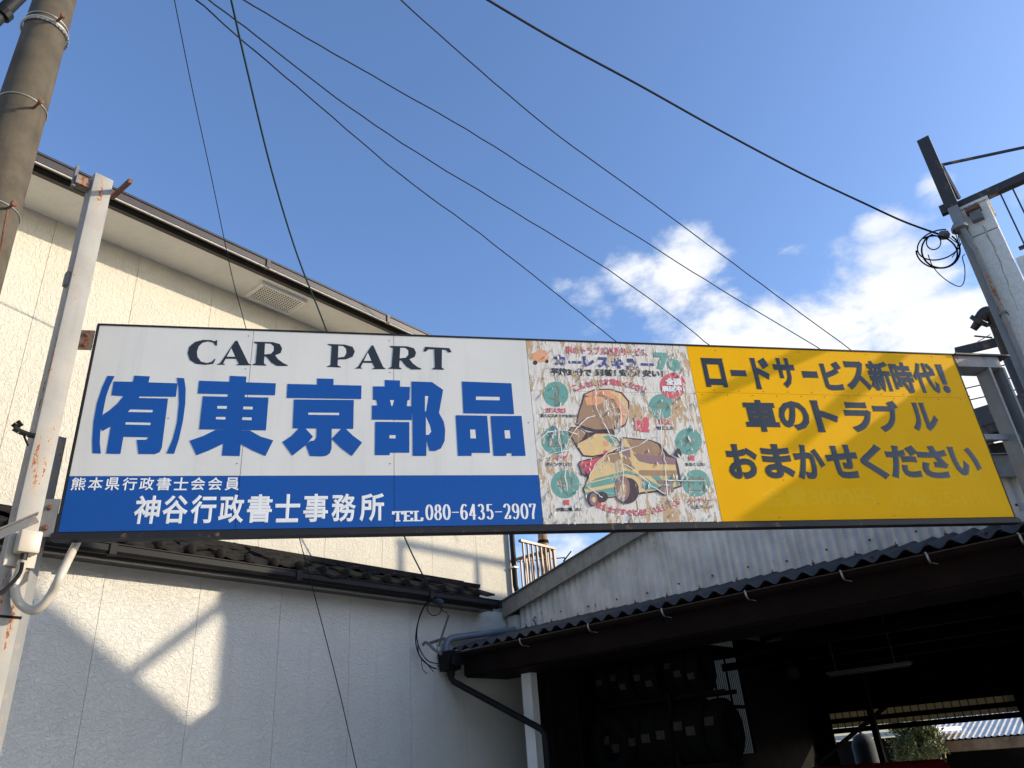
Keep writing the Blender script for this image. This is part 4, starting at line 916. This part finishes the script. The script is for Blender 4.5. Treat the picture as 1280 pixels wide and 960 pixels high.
# ------------------------------------------------------------------ posts that carry the sign
pt = Thing('sign_post', 'rusty white square steel post at the left end of the signboard', 'post', H, 1.36, -4.71)
pt.part('shaft', MB().box(1.297, 1.422, -4.772, -4.648, 0, 5.53), MT['post'], bevel=.006, smooth=True)
pt.part('back_plate', MB().box(1.424, 1.50, -4.80, -4.76, 1.0, 3.60), MT['post2'])
pt.part('cap_bracket', MB().box(1.20, 1.295, -4.75, -4.68, 5.40, 5.47), MT['steel']); pt.part('cap_bracket', MB().beam((1.20, -4.72, 5.38), (1.20, -4.72, 5.56), .035, .02), MT['steel'])
def arm(p, q, w, h, name='steel_arm', m='steel'):
    pt.part(name, MB().beam(p, q, w, h), MT[m])
a0 = fin(H, far(140, 247, 6.35)); a1 = fin(H, far(163, 226, 6.0)); arm(a0, a1, .028, .028, m='bolt')
a0 = fin(H, far(122, 246, 6.2)); a1 = fin(H, far(107, 240, 6.3)); arm(a0, a1, .015, .015)
a0 = fin(H, far(84, 350, 5.75)); pt.part('cable_clamp', MB().box(a0[0] - .02, a0[0] + .03, a0[1] - .02, a0[1] + .03, a0[2] - .055, a0[2] + .055), MT['steel'], bevel=.01)
# hook on the left, halfway up
hk = MB(); P = [fin(H, far(x, y, 5.15)) for x, y in ((44, 545), (34, 543), (24, 539), (17, 535), (22, 531), (27, 528))]
for p, q in zip(P[:-1], P[1:]): hk.beam(p, q, .05, .014)
hk.beam(fin(H, far(30, 545, 5.15)), fin(H, far(35, 557, 5.18)), .008, .008); pt.part('hook', hk, MT['gutterd'])
# angle bar crossing low on the post
a0 = fin(H, far(-12, 667, 4.75)); a1 = fin(H, far(47, 642, 4.80)); ab = MB(); ab.beam(a0, a1, .055, .008); ab.beam(Vector(a0) + Vector((0, .0, -.025)), Vector(a1) + Vector((0, 0, -.025)), .008, .05); pt.part('angle_bar', ab, MT['steel'])
# mounting plates between post and sign
for zc_, h_ in ((1.26, .14), (.09, .22)):
    p = MB(); aa = fin(H, (0, 0, 0)); c0_ = H.loc(S.w(-.145, .0, zc_)); c1_ = H.loc(S.w(-.014, .0, zc_)); p.beam(c0_, c1_, .01, h_); pl = pt.part('mounting_plate', p, MT['steel'] if zc_ > 1 else MT['post2'])
    for dz_ in (-.27 * h_, .27 * h_):
        c_ = H.loc(S.w(-.06, .005, zc_ + dz_)); nn = S.B; ax = (nn.dot(H.A), nn.dot(H.B), 0)
        pt.part('bolt', MB().lathe(c_, ax, [(0, .018), (.004, .018), (.005, .011), (.016, .011)], 6), MT['bolt'], parent=pl)
pt.part('weld_band', MB().box(1.290, 1.428, -4.778, -4.642, 2.50, 2.512), MT['cable'])
# junction box and conduit
jb = Thing('junction_box', 'beige junction box with a bent conduit on the sign post', 'junction box', H, 1.40, -4.62, 2.6)
jc = fin(H, far(33, 681, 4.95)); JU, JN, JZ = jc
jb.part('back_plate', MB().box(JU - .075, JU + .075, -4.646, -4.628, JZ - .11, JZ + .09), MT['pvc'])
jb.part('box', MB().box(JU - .05, JU + .06, -4.627, -4.545, JZ - .05, JZ + .075), MT['pvc'], bevel=.012, smooth=True)
jb.part('gland', MB().lathe((JU, -4.585, JZ - .05), (0, 0, -1), [(0, .02), (.04, .018)], 10), MT['black'])
cn = MB(); cp_ = [(30, 700, 4.92), (24, 716, 4.92), (19, 732, 4.92), (21, 748, 4.9), (30, 759, 4.88), (42, 763, 4.85), (54, 756, 4.83), (65, 741, 4.82), (76, 719, 4.80), (87, 696, 4.95), (98, 674, 5.2), (102, 662, 5.3)]
def smooth_path(P, k=5):
    P = [Vector(p) for p in P]; out = []
    for i in range(len(P) - 1):
        p0, p1, p2, p3 = P[max(i - 1, 0)], P[i], P[i + 1], P[min(i + 2, len(P) - 1)]
        for j in range(k):
            t = j / k; out.append(.5 * ((2 * p1) + (-p0 + p2) * t + (2 * p0 - 5 * p1 + 4 * p2 - p3) * t * t + (-p0 + 3 * p1 - 3 * p2 + p3) * t ** 3))
    out.append(P[-1]); return out
cn.tube(smooth_path([fin(H, far(*p)) for p in cp_]), .023, 12); jb.part('conduit', cn, MT['pvc'], smooth=True)
cc = MB(); q0 = fin(H, far(19, 727, 4.92)); cc.lathe(q0, (0, 0, 1), [(-.02, .027), (.02, .027)], 12); jb.part('conduit_collar', cc, MT['pvc'])
kb = MB(); kb.tube(smooth_path([fin(H, far(*p)) for p in ((28, 703, 4.85), (25, 716, 4.84), (14, 730, 4.8), (0, 741, 4.7), (-25, 752, 4.6))]), .010, 8); jb.part('black_cable', kb, MT['cable'], smooth=True)

# utility pole
pa, pd = R(-41.15), 4.4; px_, py_ = math.sin(pa) * pd, math.cos(pa) * pd
up_ = Thing('utility_pole', 'round brown concrete utility pole with rusty step bolts at the left edge', 'utility pole', WD, py_, px_)
def pr(z): return .196 - .0118 * z
up_.part('shaft', MB().lathe((py_, px_, 0), (0, 0, 1), [(z, pr(z)) for z in (0, 1, 2, 3, 4, 5, 6, 7, 8, 9)], 48), MT['concrete'], smooth=True)
def band(z, r, tilt=0, n=40, name='wire_band', m='wire', dr=.004):
    pts = [(py_ + (pr(z) + dr) * math.cos(2 * math.pi * i / n), px_ + (pr(z) + dr) * math.sin(2 * math.pi * i / n), z + tilt * math.cos(2 * math.pi * i / n)) for i in range(n + 1)]
    return up_.part(name, MB().tube(pts, r, 6), MT[m], smooth=True)
def zpx(x, y):
    d = ray(x, y); return 1.6 + pd * .975 * d.z / math.hypot(d.x, d.y)
for (x, y) in ((36, 124), (22, 262)): band(zpx(x, y) , .004)
band(zpx(60, 22) - .03, .006, dr=.012); band(zpx(60, 22) + .02, .004)
# chain wound round the pole
zch = zpx(60, 26) - .02; l0 = None
for i in range(64):
    a = 2 * math.pi * i / 64; r_ = pr(zch) + .012; c_ = Vector((py_ + r_ * math.cos(a), px_ + r_ * math.sin(a), zch)); t_ = Vector((-math.sin(a), math.cos(a), 0)); rd = Vector((math.cos(a), math.sin(a), 0))
    up = Vector((0, 0, 1)) if i % 2 else rd
    pts = [c_ + t_ * .011 * math.cos(k * math.pi / 4) + up * .006 * math.sin(k * math.pi / 4) for k in range(9)]
    up_.part('chain_link', MB().tube(pts, .0025, 5), MT['wire'], smooth=True)
def stepbolt(x, y, dx, dy, ln_=.13):
    # base on the pole surface nearest the sight line, pointing towards (dx,dy) in the picture
    d = ray(x, y); t = (pd - .13) / math.hypot(d.x, d.y); p = CAM + d * t; q = CAM + ray(x + dx, y + dy) * (t * .975)
    a_ = Vector((py_, px_, 0)); w0 = Vector(WD.loc(p)); rad = Vector((w0.x - py_, w0.y - px_, 0)); w0 = Vector((py_, px_, w0.z)) + rad.normalized() * (pr(w0.z) - .01)
    w1 = Vector(WD.loc(q)); dr = (w1 - w0).normalized(); w1 = w0 + dr * ln_
    b = MB(); b.tube([w0, w1], .0085, 8); bo = up_.part('step_bolt', b, MT['bolt'], smooth=True)
    b = MB(); b.lathe(w1, dr, [(0, .017), (.012, .017), (.016, .012)], 8); up_.part('bolt_head', b, MT['bolt'], parent=bo)
stepbolt(44, 134, 10, -10); stepbolt(72, 26, 11, -10); stepbolt(12, 260, 10, -9, .10)
hw = MB(); hw.tube(smooth_path([far(*p) for p in ((10, 262, 4.75), (7, 275, 4.7), (4, 292, 4.7), (1, 310, 4.72), (-3, 330, 4.75))]), .005, 6); up_.part('loose_wire', hw, MT['bolt'])
sg_ = MB(); P = [far(-20, 38, 5.2), far(9, 14, 5.3), far(26, -6, 5.4), far(60, -40, 5.6)]; sg_.tube([P[0], P[3]], .036, 14); ar = up_.part('cross_arm', sg_, MT['gutterd'], smooth=True)
q = far(4, 18, 5.28); sg2 = MB(); sg2.tube([far(2, 20, 5.28), far(8, 15, 5.3)], .042, 14); up_.part('arm_band', sg2, MT['gutterd'], parent=ar)

# ------------------------------------------------------------------ right hand: steel frame, concrete pillar, railing
sf = Thing('steel_frame', 'rusty grey steel frame holding the right end of the yellow panel', 'frame', S, 6.8, -.05, -2.971)
e1 = sp(1240, 470)[0]; e2 = e1 + .135
sf.part('top_beam', MB().box(6.30, e2 + .0, -.13, -.075, 1.30, 1.335), MT['post2']); sf.part('top_flange', MB().box(6.30, e2 + .0, -.13, .0 , 1.375 - .0, 1.39), MT['darksteel']) if False else None
tb = MB(); sf.part('top_flange', MB().box(6.42, e2 + .1, -.16, .02, 1.372, 1.386), MT['darksteel']); tb.box(6.42, e2, -.015, -.003, 1.29, 1.371); tb.box(6.42, e2, -.16, .0, 1.27, 1.289); sf.part('channel_beam', tb, MT['post2'])
po = MB(); po.box(e1, e1 + .02, -.14, .0, -2.971, 1.268); po.box(e1 + .0205, e2, -.14, -.11, -2.971, 1.268); po.box(e2 - .01, e2 + .01, -.1, .01, -2.971, 1.268); sf.part('channel_post', po, MT['post2'])
zr = sp(1240, 541)[2]; sf.part('cross_rail', MB().box(6.25, 7.6, -.10, -.07, zr - .025, zr + .022), MT['post2'])
zr = sp(1275, 645)[2]; sf.part('cross_rail', MB().box(6.42, 7.6, -.10, -.07, zr - .02, zr + .055), MT['post2'])
sf.part('base_plate', MB().box(e1 - .05, e2 + .06, -.2, .06, -2.971, -2.955), MT['steel'])

cb = Thing('concrete_terrace', 'grey stucco corner pillar of a raised terrace right of the yellow sign', 'building', H, 7.7, -.2)
CN0, CN1 = H.on_a(1197.5, 257, 7.6)[1], H.on_a(1230, 243, 7.6)[1]
ZC = 6.22; zj = H.on_a(1215, 297, 7.6)[2]
cb.part('pillar', MB().box(7.6, 7.95, CN0, CN1, 0, zj - .004), MT['wall_r'], bevel=.01); cb.part('pillar_cap', MB().box(7.6, 7.95, CN0, CN1, zj + .004, ZC - .03), MT['wall_r'], bevel=.01)
cb.part('pillar_joint', MB().box(7.61, 7.94, CN0 + .01, CN1 - .01, zj - .004, zj + .004), MT['gap']); cb.part('cap_stone', MB().box(7.58, 7.97, CN0 - .02, CN1 + .02, ZC - .029, ZC), MT['wall_r'])
x_ = H.on_a(1221, 270, 7.6); rb = MB(); rb.box(7.53, 7.599, x_[1] - .05, x_[1] + .05, x_[2] - .07, x_[2] + .03); ro = cb.part('rusty_stub', rb, MT['steel'])
rb = MB(); rb.box(7.50, 7.599, x_[1] - .07, x_[1] + .06, x_[2] + .031, x_[2] + .06)
for i in range(9): rb.box(7.50 + random.uniform(0, .03), 7.53, x_[1] - .07 + i * .014, x_[1] - .06 + i * .014, x_[2] + .06, x_[2] + .075 + random.uniform(0, .02))
cb.part('rust_flakes', rb, MT['bolt'], parent=ro)
rs = MB(); y0_, y1_ = x_[2] - .12, x_[2] - 1.1
vs = [];
for i in range(24):
    tt = i / 23; cx = x_[1] + .01 + .012 * math.sin(tt * 5) + .004 * math.sin(tt * 31); ww = (.004 + .006 * abs(math.sin(tt * 17))) * (1.1 - tt); zz = y0_ + (y1_ - y0_) * tt; vs += [(7.5985, cx - ww, zz), (7.5985, cx + ww, zz)]
rs.add(vs, [(2 * i, 2 * i + 1, 2 * i + 3, 2 * i + 2) for i in range(23)]); cb.part('rust_stain', rs, mat('rust_stain', (.42, .36, .26), .9, var=.4, vscale=30), recalc=False)
cb.part('parapet_beam', MB().box(7.64, 7.80, CN1 + .012, .55, 5.26, 5.50), MT['wall_r'])
rl_ = Thing('terrace_railing', 'dark steel railing with thin bars on top of the terrace', 'railing', H, 7.7, .2, 5.5)
rl_.part('main_rail', MB().box(7.60, 7.68, CN0 - .03, .75, ZC + .002, ZC + .085), MT['darksteel'])
rl_.part('bottom_rail', MB().box(7.63, 7.66, CN1 + .07, .75, 5.565, 5.595), MT['darksteel'])
b0 = rl_.part('bar', MB().box(7.637, 7.651, CN1 + .115, CN1 + .129, 5.596, ZC), MT['darksteel'])
for i in range(1, 6): rl_.copy_part(b0, offset=(0, i * .105, 0))
z7 = H.on_a(1220, 181, 7.6)[2]; n7 = H.on_a(1160, 180, 7.6)[1]
q = ray(1300, 180); q = CAM + q * ((z7 - 1.6) / q.z); q = H.loc(q); rl_.part('top_bar', MB().beam((7.64, n7, z7), (q[0], q[1], z7), .02, .024), MT['darksteel'])
CP = H.on_a(1150, 180, 7.6)[1]; CP2 = CP + .095
sc2 = Thing('steel_column', 'tall steel column with dark top half beside the grey pillar', 'column', H, 7.6, CP)
zs = H.on_a(1188, 262, 7.55)[2]
sc2.part('lower_shaft', MB().box(7.50, 7.575, CP, CP2, 0, zs - .002), MT['post2'], bevel=.004); sc2.part('upper_shaft', MB().box(7.50, 7.575, CP - .012, CP2 + .008, zs, H.on_a(1150, 178, 7.55)[2]), MT['darksteel'])
q0 = H.on_a(1176, 206, 7.6); q1 = H.on_a(1198, 247, 7.6); sc2.part('brace', MB().beam((7.59, q0[1], q0[2]), (7.62, q1[1], q1[2]), .03, .03), MT['darksteel'])
x_ = H.on_a(1181, 263, 7.56); sc2.part('side_lug', MB().box(7.52, 7.58, x_[1] - .035, CP - .001, x_[2] - .05, x_[2] + .05), MT['darksteel'])
# weather cap with conduit running down
cv = Thing('service_conduit', 'grey conduit with a round weather cap on the steel column', 'conduit', H, 7.45, CP2, 0)
x_ = H.on_a(1199, 284, 7.44)
cv.part('weather_cap', MB().lathe((7.44, x_[1], x_[2] - .03), (0, 0, 1), [(0, .075), (.03, .074), (.065, .052), (.08, .02), (.082, 0.002)], 20), MT['post2'], smooth=True)
cv.part('conduit', MB().tube([(7.44, x_[1] + .02, x_[2] - .03), (7.44, x_[1] + .03, x_[2] - .15), (7.455, x_[1] + .05, x_[2] - .3), (7.455, x_[1] + .05, .2)], .026, 12), MT['post2'], smooth=True)
for dz_ in (1.0, 2.2): cv.part('clamp', MB().box(7.425, 7.50, x_[1] + .015, x_[1] + .085, x_[2] - dz_ - .012, x_[2] - dz_ + .012), MT['steel'])
# dark vent pipe behind
vp = Thing('vent_pipe', 'dark bent pipe with a bolted flange behind the grey pillar', 'pipe', H, 9, -.9)
V = [fin(H, far(x, y, 10.5)) for x, y in ((1226, 399), (1232, 391), (1240, 393), (1247, 408), (1254, 426), (1262, 446))]
vp.part('pipe', MB().tube(smooth_path(V), .075, 14), MT['darksteel'], smooth=True); d_ = (Vector(V[0]) - Vector(V[1])).normalized()
vp.part('flange', MB().lathe(V[0], tuple(d_), [(0, .11), (.05, .11), (.06, .05), (.14, .04)], 10), MT['darksteel']); vp.part('pipe', MB().tube([V[-1], (V[-1][0], V[-1][1], 0)], .075, 12), MT['darksteel'])
vp.part('wire_spray', MB().tube([fin(H, far(1218, 420, 10.4)), fin(H, far(1240, 422, 10.5))], .01, 6).tube([fin(H, far(1222, 427, 10.4)), fin(H, far(1238, 418, 10.5))], .005, 5).tube([fin(H, far(1234, 407, 10.4)), fin(H, far(1250, 405, 10.5))], .016, 6), MT['darksteel'])

# canopy of dark beams behind the right end of the sign
cy = Thing('rear_canopy', 'open dark timber canopy seen through the gap right of the yellow panel', 'canopy', H, 11, -.8)
def bar(x0, y0, d0, x1, y1, d1, w, h, m='darksteel', name='beam'): cy.part(name, MB().beam(fin(H, far(x0, y0, d0)), fin(H, far(x1, y1, d1)), w, h), MT[m])
bar(1195, 531, 11, 1300, 500, 10, .12, .22); bar(1200, 552, 12, 1300, 528, 11.5, .5, .10); bar(1195, 440, 10.8, 1262, 424, 10.6, .06, .10)
bar(1205, 569, 12.2, 1300, 552, 11.8, .12, .14); bar(1250, 535, 12.6, 1300, 580, 11.5, .05, .05); bar(1225, 545, 12.6, 1262, 572, 12, .05, .05)
for nn, x in ((0, 1210), (1, 1296)):
    p = fin(H, far(x, 545, 11.8)); cy.part('post', MB().box(p[0] - .05, p[0] + .05, p[1] - .05, p[1] + .05, 0, p[2]), MT['darksteel'])
for (x0, y0, x1, y1) in ((1200, 468, 1262, 455), (1205, 486, 1275, 470), (1212, 500, 1280, 485), (1180, 470, 1215, 460)):
    single('roof_cable', 'thin dark wire crossing the sky gap between the sign and the frame post', 'cable', WD, MB().tube([far(x0, y0, 13), far(x1, y1, 12.5)], .009, 6), MT['cable'], group='wires in the gap right of the sign')
# extra wall of the shed on the right
# ------------------------------------------------------------------ unseen neighbours beyond the right edge, shaped to throw the shade on the house
nb = Thing('unseen_shade_house', 'unseen grey flat-roofed house with roof railing, added to shade the stucco house wall', 'house', H, 16, 2)
nb.part('wall', MB().box(12.86, 22, 1.5, 3.5, 0, 7.42), MT['wall_r']); nb.part('roof_slab', MB().box(12.84, 22.02, 1.48, 3.52, 7.421, 7.52), MT['slab'])
nb.part('roof_railing', MB().box(14.4, 22, 1.5, 1.57, 7.97, 8.07), MT['darksteel'])
r0 = nb.part('railing_post', MB().box(15.93, 16.0, 1.5, 1.57, 7.521, 7.969), MT['darksteel'])
for i in range(1, 4): nb.copy_part(r0, offset=(i * 1.6, 0, 0))
nb.copy_part(r0, offset=(-1.5, 0, 0))
nl = Thing('unseen_shade_wall', 'unseen wall with a sloping top, added to shape the edge of the wall shade', 'annex', H, 11.8, 3.4)
nl.part('wall', MB().poly([(10.96, 3.3, 0), (12.83, 3.3, 0), (12.83, 3.3, 5.93), (10.96, 3.3, 7.22)], (0, .2, 0)), MT['wall_r'])  # sloping top cut to give the lit patch its diagonal edge
nl.part('roof', MB().poly([(10.93, 3.28, 7.24), (12.835, 3.28, 5.935), (12.835, 3.28, 6.0), (10.93, 3.28, 7.31)], (0, .25, 0)), MT['slate'])
nl.part('brace', MB().beam((11.90, 3.4, 6.62), (12.85, 3.4, 7.42), .09, .09), MT['darksteel'])

# ------------------------------------------------------------------ cables overhead
def cable(pts, r, label, m='cable', wob=0):
    P = smooth_path([far(*p) for p in pts], 6)
    if wob: P = [p + Vector((0, 0, random.uniform(-wob, wob))) for p in P]
    return single('overhead_cable', label, 'cable', WD, MB().tube(P, r, 6), MT[m], smooth=True, group='cables overhead')
cable([(560, -32, 6.0), (605, -3, 6.2), (700, 53, 6.6), (800, 107, 7.0), (900, 163, 7.5), (1000, 216, 8.0), (1080, 254, 8.4), (1130, 277, 8.6), (1180, 295, 8.75)], .0105, 'thick black cable sagging from top centre to the coil by the right pillar')
cable([(470, -28, 9), (500, -1, 9.2), (600, 88, 9.9), (700, 171, 10.6), (800, 243, 11.2), (900, 317, 12), (1000, 391, 12.8), (1062, 436, 13.3), (1110, 475, 13.6)], .0085, 'black cable from top centre down to the middle of the yellow panel', wob=.008)
cable([(250, -32, 9), (303, -1, 9.2), (400, 57, 9.8), (500, 114, 10.4), (600, 172, 11), (700, 236, 11.6), (800, 298, 12.3), (900, 361, 13), (1020, 433, 13.8), (1060, 460, 14)], .0085, 'black cable from top left down to the left part of the yellow panel', wob=.008)
cable([(235, -20, 9), (261, 0, 9.1), (320, 44, 9.4), (420, 122, 10), (520, 190, 10.7), (640, 263, 11.5), (760, 337, 12.3), (850, 402, 13), (886, 431, 13.3), (930, 462, 13.6)], .0085, 'black cable ending behind the right edge of the torn poster', wob=.008)
cable([(225, -16, 9), (246, 0, 9.1), (320, 65, 9.5), (400, 133, 10), (500, 218, 10.8), (600, 292, 11.6), (700, 371, 12.4), (770, 427, 13), (810, 460, 13.3)], .0085, 'black cable ending behind the middle of the torn poster', wob=.008)
cable([(210, -40, 7.0), (218, 0, 7.1), (240, 110, 7.4), (265, 225, 7.6), (290, 345, 7.4), (306, 405, 7.3), (340, 540, 7.0), (373, 668, 6.9), (400, 770, 6.9), (425, 868, 7), (447, 965, 7.2)], .0038, 'hair-thin wire passing behind the word CAR and down the grey wall')
cable([(282, -35, 7.4), (289, 0, 7.5), (310, 92, 7.8), (340, 215, 8.2), (372, 320, 8.6), (408, 413, 9), (455, 545, 9.4), (503, 665, 9.6), (525, 712, 9.7), (543, 745, 9.75)], .0095, 'dark green cable passing behind the word PART to the coil on the house', 'cableg')
# coil by the right pillar
cl = Thing('cable_coil', 'tangled coil of black cable hanging in front of the sky by the right pillar', 'cable coil', WD, *far(1170, 320, 8.7))
def loop(t, cx, cy, rx, ry, d, r, a0=0, a1=360, rot=0, n=28, m='cable'):
    P = []
    for i in range(n + 1):
        a = R(a0 + (a1 - a0) * i / n); x, y = rx * math.cos(a), ry * math.sin(a); P.append(far(cx + x * math.cos(rot) - y * math.sin(rot), cy + x * math.sin(rot) + y * math.cos(rot), d + .06 * math.sin(a)))
    t.part('loop', MB().tube(P, r, 6), MT[m], smooth=True)
loop(cl, 1167, 303, 9, 9, 8.7, .006); loop(cl, 1171, 315, 26, 20, 8.7, .008, -140, 170, .2); loop(cl, 1176, 313, 24, 22, 8.72, .009, -60, 240, .1); loop(cl, 1174, 306, 28, 18, 8.68, .007, 20, 300, -.3)
c_ = far(1180, 294, 8.7); cl.part('anchor_clamp', MB().lathe(c_, (0, 1, .0), [(-.05, .02), (-.03, .045), (.03, .045), (.05, .02)], 12), MT['steel'], smooth=True)
for P in ([(1186, 296, 8.7), (1194, 302, 8.6), (1199, 304, 8.55), (1197, 290, 8.5)], [(1160, 318, 8.7), (1166, 333, 8.7), (1180, 348, 8.7), (1198, 358, 8.7), (1205, 352, 8.7), (1206, 335, 8.7), (1203, 322, 8.65), (1206, 318, 8.6)], [(1192, 287, 8.5), (1197, 300, 8.6), (1196, 312, 8.7), (1190, 322, 8.7)]):
    cl.part('tail', MB().tube(smooth_path([far(*p) for p in P]), .0045, 6), MT['cable'], smooth=True)
# coil on the house by the lean-to
D2 = 9.72
c2 = Thing('wire_coil', 'green and blue wires looped at a bracket on the shaded house wall', 'cable coil', WD, *far(545, 790, D2))
loop(c2, 543, 760, 9, 9.5, D2, .006, m='cableg')
for P, r, m in (([(543, 745), (535, 752), (527, 765), (521, 785), (520, 805), (526, 822), (538, 833), (546, 836)], .008, 'cable'), ([(543, 746), (532, 755), (524, 772), (521, 795), (525, 812), (535, 826), (550, 830)], .007, 'cableg'), ([(522, 800), (524, 818), (534, 830), (542, 840)], .005, 'cable'), ([(546, 800), (547, 812), (552, 824), (551, 834), (546, 831)], .004, 'cable'), ([(527, 822), (528, 836), (534, 842)], .004, 'cable'), ([(543, 750), (552, 762), (558, 766), (560, 768)], .004, 'cable')):
    c2.part('wire', MB().tube(smooth_path([far(x, y, D2) for x, y in P]), r, 6), MT[m], smooth=True)
c2.part('insulator', MB().lathe(far(548, 752, D2), (0, 1, -.6), [(-.06, .03), (-.03, .045), (.03, .045), (.06, .03)], 10), MT['tank'], smooth=True)
bkt = MB(); bkt.beam(far(561, 769, D2), far(548, 808, D2), .035, .012); bkt.beam(far(534, 805, D2 + .1), far(556, 798, D2), .03, .03); c2.part('bracket', bkt, MT['steel'])
bk2 = MB(); bk2.tube(smooth_path([far(x, y, D2) for x, y in ((528, 807), (532, 803), (537, 806), (543, 812), (552, 818))]), .018, 8); c2.part('bracket_pipe', bk2, MT['steel'], smooth=True)

# unseen plates added beyond the sign, shaped to cast streaks on the yellow panel
gs = Thing('sign_shade_caster', 'unseen plates right of the sign, added to cast shade streaks on the yellow panel', 'shade caster', S, 8.3, .2, -2.971)
_rel = SUN_AZ - S.az
def toward_sun(x, y, at=8.3):
    q = sp(x, y); return (at, math.tan(_rel) * (at - q[0]), q[2] + math.tan(SUN_EL) / math.cos(_rel) * (at - q[0]))
gs.part('stringer', MB().poly([toward_sun(870, 507), toward_sun(894, 484), toward_sun(1000, 433), toward_sun(1036, 437)], (.03, 0, 0)), MT['darksteel'])
gs.part('handrail', MB().poly([toward_sun(975, 562), toward_sun(1105, 440), toward_sun(1132, 443), toward_sun(990, 568)], (.03, 0, 0)), MT['darksteel'])
a_, b_, c_ = toward_sun(922, 648), toward_sun(1012, 585), toward_sun(1192, 455)
gs.part('side_wall', MB().poly([a_, b_, c_, (8.3, .34, c_[2] + .02), (8.3, .34, -2.971), (8.3, a_[1], -2.971)], (.05, 0, 0)), MT['wall_r'])  # unseen sloped plate, added to shade the lower right of the yellow panel
print('objects', len(bpy.data.objects), 'tris', sum(len(o.data.polygons) for o in bpy.data.objects if o.type == 'MESH'))
